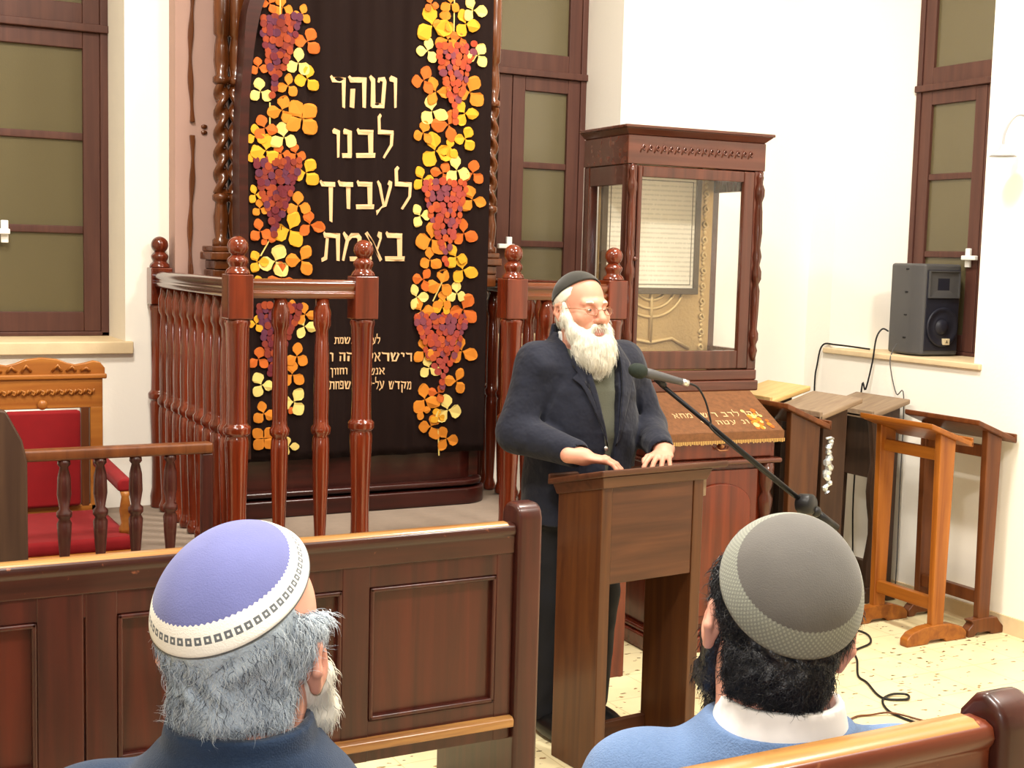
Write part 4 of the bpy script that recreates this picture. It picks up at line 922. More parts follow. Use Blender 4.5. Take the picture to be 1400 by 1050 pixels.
tag(obj('floor_cable', MB().tube(smoothpath([(4.30, 4.75, .006), (4.39, 4.58, .006), (4.30, 4.43, .006), (4.14, 4.36, .006), (4.046, 4.244, .006), (3.90, 4.08, .006), (3.87, 3.996, .006), (3.80, 3.86, .006), (3.80, 3.80, .006), (3.87, 3.765, .008), (3.90, 3.80, .012), (3.85, 3.83, .010), (3.77, 3.80, .006), (3.70, 3.69, .006), (3.70, 3.56, .006), (3.74, 3.43, .006), (3.70, 3.3, .006)]), .005, 8), M['black'], smooth=True), 'thin black cable curling across the speckled floor by the front pew', 'cable')
tag(obj('floor_cable', MB().tube(smoothpath([(3.36, 3.70, .006), (3.46, 3.68, .006), (3.545, 3.70, .006), (3.60, 3.69, .006), (3.68, 3.66, .013), (3.745, 3.56, .006), (3.80, 3.45, .006), (3.78, 3.25, .006)]), .004, 8), M['brownwood'], smooth=True), 'brown cable looping on the floor across the black one', 'cable')
# ================================================================== people: one smooth distance field per body or garment
def smin(a, b, k):
    h = np.clip(.5+.5*(b-a)/k, 0, 1); return b+(a-b)*h-k*h*(1-h)
class Field:
    def __init__(s, lo, hi, xs=None, ys=None, zs=None, res=.005):
        ax = lambda u, l, h: np.arange(l, h+res, res, dtype=np.float32) if u is None else np.asarray(u, np.float32)
        s.x, s.y, s.z = ax(xs, lo[0], hi[0]), ax(ys, lo[1], hi[1]), ax(zs, lo[2], hi[2])
        s.d = np.full((len(s.x), len(s.y), len(s.z)), .5, np.float32); s.M = None
    def frame(s, m=None): s.M = m; return s
    def _blk(s, lo, hi, pad):
        if s.M is not None:
            cs = [s.M @ Vector((x, y, z)) for x in (lo[0], hi[0]) for y in (lo[1], hi[1]) for z in (lo[2], hi[2])]
            lo = [min(c[i] for c in cs) for i in range(3)]; hi = [max(c[i] for c in cs) for i in range(3)]
        sl = []
        for a, l, h in zip((s.x, s.y, s.z), lo, hi):
            i, j = np.searchsorted(a, l-pad), np.searchsorted(a, h+pad); sl.append(slice(max(i-1, 0), min(j+1, len(a))))
        sl = tuple(sl)
        X, Y, Z = np.meshgrid(s.x[sl[0]], s.y[sl[1]], s.z[sl[2]], indexing='ij')
        if s.M is not None:
            m = np.array(s.M.inverted(), np.float32); X, Y, Z = (m[i, 0]*X+m[i, 1]*Y+m[i, 2]*Z+m[i, 3] for i in range(3))
        return sl, X, Y, Z
    def _app(s, sl, v, k, op):
        if v.size == 0: return
        o = s.d[sl]
        if op == 'add': s.d[sl] = smin(o, v, k)
        elif op == 'sub': s.d[sl] = -smin(-o, v, k)
        elif op == 'int': s.d[sl] = -smin(-o, -v, k)
    def ell(s, c, r, k=.02, op='add', rot=None):
        R = max(r); sl, X, Y, Z = s._blk([c[i]-(R if rot else r[i]) for i in range(3)], [c[i]+(R if rot else r[i]) for i in range(3)], k+.012)
        X, Y, Z = X-c[0], Y-c[1], Z-c[2]
        if rot:
            m = np.array(Euler(rot).to_matrix().transposed(), np.float32); X, Y, Z = (m[i, 0]*X+m[i, 1]*Y+m[i, 2]*Z for i in range(3))
        k0 = np.sqrt((X/r[0])**2+(Y/r[1])**2+(Z/r[2])**2); k1 = np.sqrt((X/r[0]**2)**2+(Y/r[1]**2)**2+(Z/r[2]**2)**2)+1e-6
        s._app(sl, k0*(k0-1)/k1, k, op); return s
    def cap(s, a, b, ra, rb=None, k=.02, op='add'):
        rb = ra if rb is None else rb; R = max(ra, rb)
        sl, X, Y, Z = s._blk([min(a[i], b[i])-R for i in range(3)], [max(a[i], b[i])+R for i in range(3)], k+.012)
        ba = [b[i]-a[i] for i in range(3)]; L2 = sum(q*q for q in ba)+1e-9
        h = np.clip(((X-a[0])*ba[0]+(Y-a[1])*ba[1]+(Z-a[2])*ba[2])/L2, 0, 1)
        v = np.sqrt((X-a[0]-h*ba[0])**2+(Y-a[1]-h*ba[1])**2+(Z-a[2]-h*ba[2])**2)-(ra+(rb-ra)*h)
        s._app(sl, v, k, op); return s
    def chain(s, P, R, k=.02, op='add'):
        for i in range(len(P)-1): s.cap(P[i], P[i+1], R[i], R[i+1], k, op)
        return s
    def loft(s, prof, k=.02, op='add', pw=2.2, grow=0):     # prof rows: z, cx, cy, rx, ry
        p = np.array(prof, np.float32); z0, z1 = p[0, 0], p[-1, 0]; m = float(max(p[:, 3].max(), p[:, 4].max())+abs(p[:, 1]).max()+abs(p[:, 2]).max())+grow
        sl, X, Y, Z = s._blk([-m, -m, z0-grow], [m, m, z1+grow], k+.012)
        f = lambda j: np.interp(Z, p[:, 0], p[:, j]).astype(np.float32)
        rx, ry = f(3)+grow, f(4)+grow
        q = (np.abs((X-f(1))/rx)**pw+np.abs((Y-f(2))/ry)**pw)**(1/pw)
        v = (q-1)*np.minimum(rx, ry); v = np.maximum(v, np.maximum(z0-grow-Z, Z-z1-grow))
        s._app(sl, v, k, op); return s
    def func(s, lo, hi, fn, k=.01, op='add'):
        sl, X, Y, Z = s._blk(lo, hi, k+.012); s._app(sl, fn(X, Y, Z).astype(np.float32), k, op); return s
    def mesh(s, noise=0, nscale=60):
        D = s.d
        if noise:
            X, Y, Z = np.meshgrid(s.x, s.y, s.z, indexing='ij'); q = nscale
            D = D+noise*(np.sin(q*X+2*np.sin(q*.6*Z))*np.sin(q*.9*Y+1.3*np.sin(q*.5*X))*np.sin(q*.7*Z+.5))
        S = D < 0
        nx, ny, nz = D.shape
        cs = np.zeros((nx-1, ny-1, nz-1), np.int8)
        for a in (0, 1):
            for b_ in (0, 1):
                for c in (0, 1): cs += S[a:nx-1+a, b_:ny-1+b_, c:nz-1+c]
        act = (cs > 0) & (cs < 8); I = np.argwhere(act); idx = np.full(act.shape, -1, np.int64); idx[act] = np.arange(len(I))
        acc = np.zeros((len(I), 3)); cnt = np.zeros(len(I))
        cor = [(a, b_, c) for a in (0, 1) for b_ in (0, 1) for c in (0, 1)]
        for p in cor:
            for ax in range(3):
                if p[ax]: continue
                q = list(p); q[ax] = 1
                da = D[I[:, 0]+p[0], I[:, 1]+p[1], I[:, 2]+p[2]]; db = D[I[:, 0]+q[0], I[:, 1]+q[1], I[:, 2]+q[2]]
                m = (da < 0) != (db < 0); t = np.where(m, da/(da-db+1e-12), 0)
                pos = np.array(p, float)[None].repeat(len(I), 0); pos[:, ax] += t
                acc[m] += pos[m]; cnt[m] += 1
        V = I+acc/cnt[:, None]
        out = np.stack([np.interp(V[:, i], np.arange(len(a)), a) for i, a in enumerate((s.x, s.y, s.z))], 1)
        F = []
        for ax in range(3):
            a0 = [slice(None)]*3; a1 = [slice(None)]*3; a0[ax] = slice(0, -1); a1[ax] = slice(1, None)
            A, B_ = S[tuple(a0)], S[tuple(a1)]
            E = np.argwhere(A != B_); u, w = (ax+1) % 3, (ax+2) % 3
            ok = (E[:, u] > 0) & (E[:, w] > 0) & (E[:, u] < D.shape[u]-1) & (E[:, w] < D.shape[w]-1); E = E[ok]
            fl = A[tuple(E.T)]
            def at(du, dw):
                q = E.copy(); q[:, u] += du; q[:, w] += dw; return idx[tuple(q.T)]
            Q = np.stack([at(-1, -1), at(0, -1), at(0, 0), at(-1, 0)], 1)
            Q[~fl] = Q[~fl][:, ::-1]; F.append(Q)
        return out, np.concatenate(F)
def mesh_obj(name, V, F, mats, parent, mi=None, label=None):
    me = bpy.data.meshes.new(name); me.vertices.add(len(V)); me.vertices.foreach_set('co', V.astype(np.float32).ravel())
    me.loops.add(F.size); me.loops.foreach_set('vertex_index', F.astype(np.int32).ravel())
    me.polygons.add(len(F)); me.polygons.foreach_set('loop_start', np.arange(0, F.size, 4, dtype=np.int32)); me.polygons.foreach_set('loop_total', np.full(len(F), 4, np.int32))
    for m in (mats if isinstance(mats, (list, tuple)) else [mats]): me.materials.append(m)
    if mi is not None: me.polygons.foreach_set('material_index', mi.astype(np.int32))
    me.update(calc_edges=True); me.validate(); me.shade_smooth()
    o = bpy.data.objects.new(name, me); COL.objects.link(o); o.parent = parent
    if label: o['label'] = label
    return o
def keep_largest(V, F):
    """drop stray islands so that each garment is one piece"""
    par = np.arange(len(V))
    for _ in range(200):
        m = par[F].min(1); new = par.copy()
        for j in range(4): np.minimum.at(new, F[:, j], m)
        new = new[new]
        if (new == par).all(): break
        par = new
    ids, c = np.unique(par[F[:, 0]], return_counts=True); k = ids[c.argmax()]
    Fm = F[par[F[:, 0]] == k]; u, inv = np.unique(Fm, return_inverse=True)
    return V[u], inv.reshape(Fm.shape)
def normals(V, F):
    n = np.cross(V[F[:, 2]]-V[F[:, 0]], V[F[:, 3]]-V[F[:, 1]]); N = np.zeros_like(V)
    for j in range(4): np.add.at(N, F[:, j], n)
    return N/(np.linalg.norm(N, axis=1, keepdims=True)+1e-9)
def strands(name, V, F, count, sel, flow, length, r, m, parent, curl=.3, lift=.35, seg=5, mats=None):
    """fine tapering hair strands rooted on a surface; flow(p, n) gives the combing direction"""
    N = normals(V, F); ok = np.flatnonzero(sel(V, N)); pick = rng.choice(ok, count)
    base = V[pick]+rng.normal(0, .0025, (count, 3)); n = N[pick]; fl = flow(base, n)
    vs = np.zeros((count, seg+1, 3, 3)); p = base-n*.002; d = fl+n*lift; d /= np.linalg.norm(d, axis=1, keepdims=True)
    ln = length*rng.uniform(.6, 1.25, (count, 1))/seg; side = np.cross(d, n); side /= np.linalg.norm(side, axis=1, keepdims=True)+1e-9
    ph = rng.uniform(0, 6.28, (count, 1)); fr = rng.uniform(.8, 1.6, (count, 1))
    up = np.cross(side, d)
    for k in range(seg+1):
        rr = r*(1-.85*k/seg)
        for j in range(3):
            a = 2*PI*j/3; vs[:, k, j] = p+rr*(math.cos(a)*side+math.sin(a)*up)
        d2 = d+fl*.22-n*.10*(k > 1)+curl*(np.sin(ph+fr*k*1.3)*side+.4*np.cos(ph+fr*k)*n)*.6
        d = d2/np.linalg.norm(d2, axis=1, keepdims=True); p = p+d*ln
    b_ = np.arange(count)[:, None, None]*(seg+1)*3
    k = np.arange(seg)[None, :, None]*3; j = np.arange(3)[None, None, :]; j2 = (j+1) % 3
    Fq = np.stack([b_+k+j, b_+k+j2, b_+k+3+j2, b_+k+3+j], -1).reshape(-1, 4)
    mi = np.repeat(rng.choice(len(m), count, p=mats), seg*3) if isinstance(m, (list, tuple)) else None
    return mesh_obj(name, vs.reshape(-1, 3), Fq, m, parent, mi)

HS = 1.0
def head_prims(f, M4, face=True, nb=1.0):
    """head in its own frame: origin between the ears, face towards -y, z up"""
    f.frame(M4)
    f.ell((0, .014, .045), (.077, .098, .082), .02)
    f.ell((0, -.025, -.03), (.063, .068, .088), .035)
    f.ell((0, -.045, -.082), (.046, .045, .036), .03)
    f.cap((0, .012, -.05), (0, .020, -.11), .055*nb, .056*nb, .03)
    for s in (-1, 1):
        f.cap((s*.008, -.088, .023), (s*.043, -.076, .024), .013, .011, .016)          # brow
        f.ell((s*.046, -.062, -.026), (.026, .024, .024), .025)                        # cheek bone
        f.ell((s*.032, -.096, .003), (.020, .016, .012), .012, 'sub')                  # eye socket
        f.ell((s*.032, -.0795, .003), (.0135, .011, .0105), .006)                       # closed lid volume
    if face:
        f.chain([(0, -.092, .014), (0, -.106, -.012), (0, -.120, -.032)], [.010, .0115, .0145], .012)
        for s in (-1, 1): f.ell((s*.0135, -.106, -.036), (.0095, .011, .008), .007)
        f.ell((0, -.086, -.066), (.032, .018, .024), .02)
        f.cap((-.019, -.099, -.067), (.019, -.099, -.067), .0055, .0055, .006); f.cap((-.016, -.099, -.082), (.016, -.099, -.082), .0065, .0065, .006)
        f.cap((-.017, -.106, -.0745), (.017, -.106, -.0745), .0055, .0055, .003, 'sub')
    for s in (-1, 1):                                                                   # ears
        e = (s*.082, .016, -.004)
        f.ell(e, (.0075, .019, .034), .008, rot=(-.22, 0, s*.42))
        f.cap((e[0]+s*.006, e[1]+.013, e[2]+.022), (e[0]+s*.008, e[1]+.019, e[2]-.004), .0052, .005, .006)
        f.cap((e[0]+s*.006, e[1]+.013, e[2]+.022), (e[0]+s*.001, e[1]-.010, e[2]+.026), .0052, .0045, .006)
        f.cap((e[0]+s*.008, e[1]+.019, e[2]-.004), (e[0]+s*.001, e[1]+.002, e[2]-.03), .005, .0065, .006)
        f.ell((e[0]+s*.008, e[1]-.001, e[2]+.002), (.007, .008, .014), .005, 'sub', rot=(-.22, 0, s*.42))
    f.frame(None)
def hand_prims(f, M4, side, curl=.5):
    """hand frame: wrist at the origin, fingers along +x, back of the hand +z; side=+1 puts the thumb at +y"""
    f.frame(M4)
    f.cap((-.05, 0, 0), (.01, 0, 0), .027, .024, .02)
    f.ell((.045, 0, 0), (.052, .040, .015), .014)
    f.ell((.03, side*.022, -.006), (.032, .018, .015), .012)
    for i, (yy, l, rr) in enumerate(((.033, .070, .0086), (.0115, .078, .0089), (-.011, .073, .0086), (-.031, .058, .0077))):
        y = yy*side; x0 = .086-.006*abs(i-1); sp = yy*.75*side
        c1, c2, c3 = curl*.45, curl*1.0, curl*1.5
        p0 = Vector((x0, y, .001)); p1 = p0+Vector((math.cos(c1)*l*.45, sp*.3, -math.sin(c1)*l*.45)); p2 = p1+Vector((math.cos(c2)*l*.32, sp*.2, -math.sin(c2)*l*.32)); p3 = p2+Vector((math.cos(c3)*l*.23, sp*.1, -math.sin(c3)*l*.23))
        f.chain([Vector((x0-.03, y*.85, .001)), p0, p1, p2, p3], [rr+.0006, rr+.0012, rr*.95, rr*.95, rr*.78], .003)
        f.ell(tuple(p0+Vector((0, 0, .004))), (.009, .0085, .007), .006)
    f.chain([(.018, side*.026, -.004), (.044, side*.050, -.010), (.070, side*.056, -.014), (.090, side*.054, -.018)], [.013, .0115, .0095, .0075], .006)
    f.frame(None)
def rigid(loc, rz=0, rx=0, ry=0, s=1.0):
    return Matrix.Translation(loc) @ Matrix.Rotation(rz, 4, 'Z') @ Matrix.Rotation(rx, 4, 'X') @ Matrix.Rotation(ry, 4, 'Y') @ Matrix.Scale(s, 4)
def kippah(name, M4, tilt, roll, half, m, parent, lift=.008, pk=.0, solid=.003):
    """cap following the skull around an axis tilted back from the vertical"""
    b = MB(); nr, ns = 26, 96; R = Matrix.Rotation(roll, 3, 'Y') @ Matrix.Rotation(-tilt, 3, 'X')
    c0 = Vector((0, .014, .040)); r = Vector((.077, .098, .086)); uv = []
    for i in range(nr+1):
        th = half*i/nr
        for k in range(ns):
            a = 2*PI*k/ns; d = R @ Vector((math.sin(th)*math.cos(a), math.sin(th)*math.sin(a), math.cos(th)))
            q = 1/math.sqrt(sum((d[j]/r[j])**2 for j in range(3)))
            l = lift+pk*math.cos(th/half*PI/2)+.0012*math.sin(3*a+1)*(i/nr)
            b.v.append(tuple(M4 @ (c0+d*(q+l)))); uv.append((k/ns, i/nr))
    for i in range(nr):
        for k in range(ns): b.f.append((i*ns+k, (i+1)*ns+k, (i+1)*ns+(k+1) % ns, i*ns+(k+1) % ns)); b.mi.append(0)
    o = obj(name, b, m, parent, smooth=True, solid=solid)
    ul = o.data.uv_layers.new(name='UVMap')
    for p in o.data.polygons:
        us = [uv[vi] for vi in p.vertices]; wrap = max(u for u, _ in us)-min(u for u, _ in us) > .5
        for li, (u, v) in zip(p.loop_indices, us): ul.data[li].uv = (u+1 if wrap and u < .5 else u, v)
    return o
def fine(lo, hi, spans, coarse, fineres):
    """axis samples, finer inside the given spans"""
    out = [lo]
    while out[-1] < hi:
        x = out[-1]; out.append(x+(fineres if any(a-.01 <= x <= b_ for a, b_ in spans) else coarse))
    return out

# ------------------------------------------------------------------ the speaker
def speaker():
    t = thing('person', 'bearded man in navy jacket and black cap speaking at the lectern', 'person', (2.455, 4.03, 0), math.radians(2))
    MH = rigid((-.028, -.015, 1.562), rz=math.radians(4), rx=math.radians(-3), s=1.02)
    lo, hi = (-.36, -.46, 0), (.36, .24, 1.74)
    xs = fine(lo[0], hi[0], [(-.20, .18)], .008, .0031); ys = fine(lo[1], hi[1], [(-.42, .02)], .007, .0031); zs = fine(0, 1.74, [(1.01, 1.11), (1.42, 1.70)], .010, .0032)
    f = Field(lo, hi, xs, ys, zs)
    # body under the clothes
    torso = [(.86, 0, .02, .165, .12), (.98, 0, .01, .165, .135), (1.12, 0, .0, .17, .14), (1.28, 0, .01, .168, .118), (1.36, 0, .02, .145, .092), (1.43, -.01, .03, .085, .07)]
    f.loft(torso, .03); f.cap((-.012, .03, 1.38), (-.024, .005, 1.47), .062, .056, .03)
    EL = [(-.275, .0, 1.13), (.275, -.02, 1.13)]; SH = [(-.185, .02, 1.385), (.185, .02, 1.385)]; WR = [(-.165, -.265, 1.078), (.165, -.27, 1.075)]
    for i in (0, 1):
        f.chain([SH[i], EL[i], WR[i]], [.055, .042, .028], .02)
    for s in (-1, 1):
        f.chain([(s*.09, .03, .90), (s*.10, .02, .50), (s*.10, .05, .09)], [.085, .055, .038], .03); f.chain([(s*.10, .05, .05), (s*.105, -.12, .03)], [.035, .028], .02)
    head_prims(f, MH)
    hand_prims(f, rigid((-.175, -.275, 1.078), rz=math.radians(-28), rx=0, ry=math.radians(6)), 1, .75)
    hand_prims(f, rigid((.165, -.28, 1.076), rz=math.radians(180+42), rx=0, ry=math.radians(6)), -1, .7)
    V, F = f.mesh(); V, F = keep_largest(V, F)
    # lips carry their own colour
    inv = np.array(MH.inverted()); c = V[F].mean(1); L = c@inv[:3, :3].T+inv[:3, 3]
    mi = ((np.abs(L[:, 0]) < .021) & (L[:, 1] < -.095) & (L[:, 2] > -.088) & (L[:, 2] < -.063)).astype(int)
    body = mesh_obj('body', V, F, [M['skin'], M['lip']], t, mi)
    for s in (-1, 1):
        b = MB(); b.ball((s*.032, -.0822, .002), .0112, 16, 10, (1, 1, .40)); b.xf(MH); e = obj('eye', b, M['eyew'], t, smooth=True)
        b = MB(); b.ball((s*.032+.001, -.0914, .001), .0056, 12, 8, (1, .5, .72)); b.xf(MH); obj('iris', b, M['iris'], e, smooth=True)
        b = MB(); b.tube([(s*.016, -.093, .024), (s*.03, -.0945, .0285), (s*.046, -.085, .026)], [.004, .0048, .003], 8); b.xf(MH); obj('eyebrow', b, M['white_hair'], t, smooth=True)
    # trousers and shoes
    g = Field((-.3, -.2, .05), (.3, .25, 1.0), res=.008)
    g.loft([(.80, 0, .02, .185, .14), (.90, 0, .02, .185, .14), (1.0, 0, .02, .18, .14)], .03)
    for s in (-1, 1): g.chain([(s*.09, .025, .86), (s*.10, .02, .50), (s*.10, .05, .10)], [.105, .082, .072], .03)
    V, F = g.mesh(.003, 40); V, F = keep_largest(V, F); mesh_obj('trousers', V, F, M['trouser'], t)
    for s in (-1, 1):
        b = MB(); b.ball((s*.105, -.03, .045), .14, 20, 12, (.36, 1.05, .33)); obj('shoe', b, M['shoe'], t, smooth=True)
    # sweater
    g = Field((-.25, -.25, .95), (.25, .22, 1.47), res=.006)
    g.loft(torso, .02, grow=.012); g.func((-.2, -.3, 1.2), (.2, .02, 1.5), lambda X, Y, Z: np.maximum(np.abs(X+.012)-np.interp(Z, [1.28, 1.46], [-.02, .085]), Y-.01), .006, 'sub'); V, F = g.mesh(.0015, 55); V, F = keep_largest(V, F); mesh_obj('sweater', V, F, M['sweater'], t)
    g = Field((-.2, -.22, 1.05), (.2, .2, 1.56), res=.0045)
    g.loft([(1.10, 0, .0, .17, .14)]+torso[3:], .02, grow=.004); g.loft([(1.36, -.01, .022, .088, .080), (1.42, -.016, .020, .078, .074), (1.485, -.022, .014, .068, .068)], .02); g.loft([(1.43, -.018, .018, .060, .060), (1.60, -.03, .0, .062, .062)], .004, 'sub')
    V, F = g.mesh(); V, F = keep_largest(V, F); mesh_obj('shirt', V, F, M['shirt'], t)
    # jacket: shell with sleeves, V front, lapels
    jl = [(.80, 0, .02, .215, .165), (.92, 0, .015, .212, .168), (1.02, 0, .01, .207, .170), (1.14, 0, .0, .208, .172), (1.28, 0, .01, .212, .158), (1.37, 0, .02, .205, .135), (1.42, 0, .026, .160, .112), (1.46, -.005, .028, .115, .10), (1.485, -.01, .028, .094, .092)]
    g = Field((-.39, -.36, .78), (.39, .26, 1.50), res=.0052)
    g.loft(jl, .03)
    for i in (0, 1):
        s = (-1, 1)[i]
        W_ = tuple(Vector(WR[i])*.86+Vector(EL[i])*.14)
        g.ell((s*.17, .022, 1.375), (.085, .08, .065), .05); g.chain([(s*.185, .02, 1.37), EL[i]], [.076, .070], .035); g.chain([EL[i], W_], [.070, .050], .03)
        e = Vector(EL[i]); u = (Vector(W_)-e).normalized()
        g.cap(W_, tuple(Vector(W_)+u*.06), .036, .036, .006, 'sub')
        g.cap((s*.16, -.10, 1.33), (s*.215, -.05, 1.16), .005, .008, .02, 'sub')
    def vee(X, Y, Z):
        hw = np.interp(Z, [.78, 1.02, 1.08, 1.16, 1.30, 1.40, 1.5], [.006, .012, .022, .034, .062, .100, .105]); return np.maximum(np.abs(X-np.interp(Z, [1.1, 1.45], [.012, -.008]))-hw, np.maximum(Y-.012, -Y-.4))
    g.func((-.12, -.36, .78), (.12, 0, 1.5), vee, .006, 'sub')
    g.loft([(.7, 0, .02, .185, .135)]+[(z, cx, cy, rx, ry) for z, cx, cy, rx, ry in torso[1:]]+[(1.52, -.015, .022, .078, .070)], .004, 'sub', grow=.008)
    V, F = g.mesh(.0035, 30); V, F = keep_largest(V, F); mesh_obj('jacket', V, F, M['navy'], t)
    # lapels lie on the chest and roll to the collar
    def chest(x, z):
        p = np.array(jl); rx = np.interp(z, p[:, 0], p[:, 3]); ry = np.interp(z, p[:, 0], p[:, 4]); cy = np.interp(z, p[:, 0], p[:, 2])
        return cy-ry*max(1-abs(x/rx)**2.2, .02)**(1/2.2)
    for s in (-1, 1):
        outl = [(.018, 1.09), (.062, 1.20), (.108, 1.305), (.136, 1.33), (.114, 1.348), (.128, 1.375), (.100, 1.455), (.084, 1.44), (.060, 1.31), (.032, 1.16)]
        b = MB(); n = len(outl); P = []
        for i in range(n):
            p, q = outl[i], outl[(i+1) % n]
            for k in range(4): P.append((p[0]+(q[0]-p[0])*k/4, p[1]+(q[1]-p[1])*k/4))
        cxp, czp = sum(p[0] for p in P)/len(P), sum(p[1] for p in P)/len(P)
        rings = []
        for sc in (1, .8, .55, .3, .08):
            rings.append([(cxp+(p[0]-cxp)*sc, czp+(p[1]-czp)*sc) for p in P])
        m = len(P)
        for rg in rings:
            for x, z in rg: b.v.append((s*x+.012, min(chest(x+.012*s, z), -.055 if z < 1.40 else 1)-.009, z))
        for r_ in range(len(rings)-1):
            for k in range(m):
                q = (r_*m+k, r_*m+(k+1) % m, (r_+1)*m+(k+1) % m, (r_+1)*m+k); b.f.append(q if s > 0 else q[::-1]); b.mi.append(0)
        b.f.append(tuple(range((len(rings)-1)*m, len(rings)*m))); b.mi.append(0)
        obj('lapel', b, M['navy'], t, smooth=True, solid=.006)
    g = Field((-.16, -.08, 1.38), (.16, .18, 1.54), res=.0045)
    g.loft([(1.40, -.005, .030, .132, .112), (1.45, -.012, .030, .106, .098), (1.51, -.018, .028, .088, .088)], .01); g.loft([(1.36, -.01, .028, .085, .078), (1.43, -.014, .026, .081, .078), (1.55, -.02, .024, .078, .078)], .004, 'sub')
    g.func((-.16, -.08, 1.38), (.16, .18, 1.54), lambda X, Y, Z: Y-.005-(Z-1.40)*.55, .01, 'sub')
    V, F = g.mesh(); V, F = keep_largest(V, F); mesh_obj('jacket_collar', V, F, M['navy'], t)
    obj('button', MB().lathe([(.004, -.002), (.009, 0), (.009, .003), (.004, .0045)], (-.012, chest(.0, 1.085)-.008, 1.085), 14, axis=(0, -1, 0)), M['steel'], t, smooth=True)
    # beard, moustache, side hair
    g = Field((-.15, -.30, 1.20), (.17, .08, 1.66), res=.0042); g.frame(MH)
    g.chain([(-.074, .0, .02), (-.072, -.015, -.03), (-.058, -.045, -.075), (-.034, -.080, -.112), (0, -.090, -.128)], [.009, .017, .026, .030, .032], .025)
    g.chain([(.074, .0, .02), (.072, -.015, -.03), (.058, -.045, -.075), (.034, -.080, -.112), (0, -.090, -.128)], [.009, .017, .026, .030, .032], .025)
    g.ell((0, -.068, -.128), (.078, .050, .055), .03); g.ell((0, -.080, -.160), (.070, .046, .050), .03); g.ell((.004, -.085, -.182), (.050, .036, .034), .025)
    for s in (-1, 1): g.chain([(0, -.104, -.053), (s*.018, -.102, -.056), (s*.034, -.09, -.074), (s*.042, -.083, -.10)], [.006, .0075, .009, .012], .008)
    g.ell((0, -.115, -.078), (.024, .035, .0155), .006, 'sub')
    g.frame(None)
    V, F = g.mesh(.003, 120); V, F = keep_largest(V, F); bo = mesh_obj('beard', V, F, M['white_hair'], t)
    Mi = np.array(MH.to_3x3()); inv = np.array(MH.inverted())
    def fl(p, n):
        L = p@inv[:3, :3].T+inv[:3, 3]; d = np.stack([L[:, 0]*1.2, -.25+0*L[:, 0], -1+0*L[:, 0]], 1)@Mi.T; d -= n*(d*n).sum(1, keepdims=True)*.8
        return d/(np.linalg.norm(d, axis=1, keepdims=True)+1e-9)
    strands('beard_strands', V, F, 3800, lambda p, n: np.ones(len(p), bool), fl, .034, .0009, M['white_hair'], bo, .5, .25)
    g = Field((-.13, -.14, 1.48), (.14, .12, 1.68), res=.004); g.frame(MH)
    g.ell((0, .016, .042), (.0815, .1015, .080), .01)
    g.ell((0, .045, -.03), (.066, .06, .05), .03)
    # keep a band from the temples round the back above the nape
    g.func((-.12, -.14, -.12), (.12, .14, .16), lambda X, Y, Z: np.maximum(np.interp(Z, [-.1, -.04, -.03, .02, .035, .055, .15], [.05, .04, .035, .022, -.012, -.03, -.042])-Y, np.maximum(-.058-Z, Z-.085)), .006, 'int')
    g.frame(None)
    V, F = g.mesh(.0015, 120); V, F = keep_largest(V, F); ho = mesh_obj('hair', V, F, M['white_hair'], t)
    strands('hair_strands', V, F, 900, lambda p, n: (p@inv[:3, :3].T+inv[:3, 3])[:, 2] < .05, fl, .022, .0007, M['white_hair'], ho, .5, .25)
    MHi = MH
    kippah('black_cap', MH, math.radians(30), 0, math.radians(76), M['black_cloth'], t, .008, .004)
    # spectacles
    b = MB()
    for s in (-1, 1):
        b.tube([(s*.033+.020*math.cos(a), -.113+.012*(math.cos(a)*s > .5)*abs(math.cos(a)), -.004+.0145*math.sin(a)) for a in [2*PI*k/20 for k in range(20)]], .0011, 6, closed=True)
        b.tube([(s*.054, -.102, .002), (s*.072, -.07, .006), (s*.083, .0, .008), (s*.086, .018, .0), (s*.085, .024, -.012)], .0013, 6)
    b.tube([(-.013, -.113, .0), (0, -.117, .003), (.013, -.113, .0)], .0011, 6); b.xf(MH)
    gl = obj('spectacles', b, M['gframe'], t, smooth=True)
    b = MB()
    for s in (-1, 1):
        b.add([(s*.033+.0195*math.cos(2*PI*k/20), -.1125, -.004+.014*math.sin(2*PI*k/20)) for k in range(20)], [tuple(range(20))])
    b.xf(MH); obj('lens', b, M['glass'], gl)
    return t
speaker()

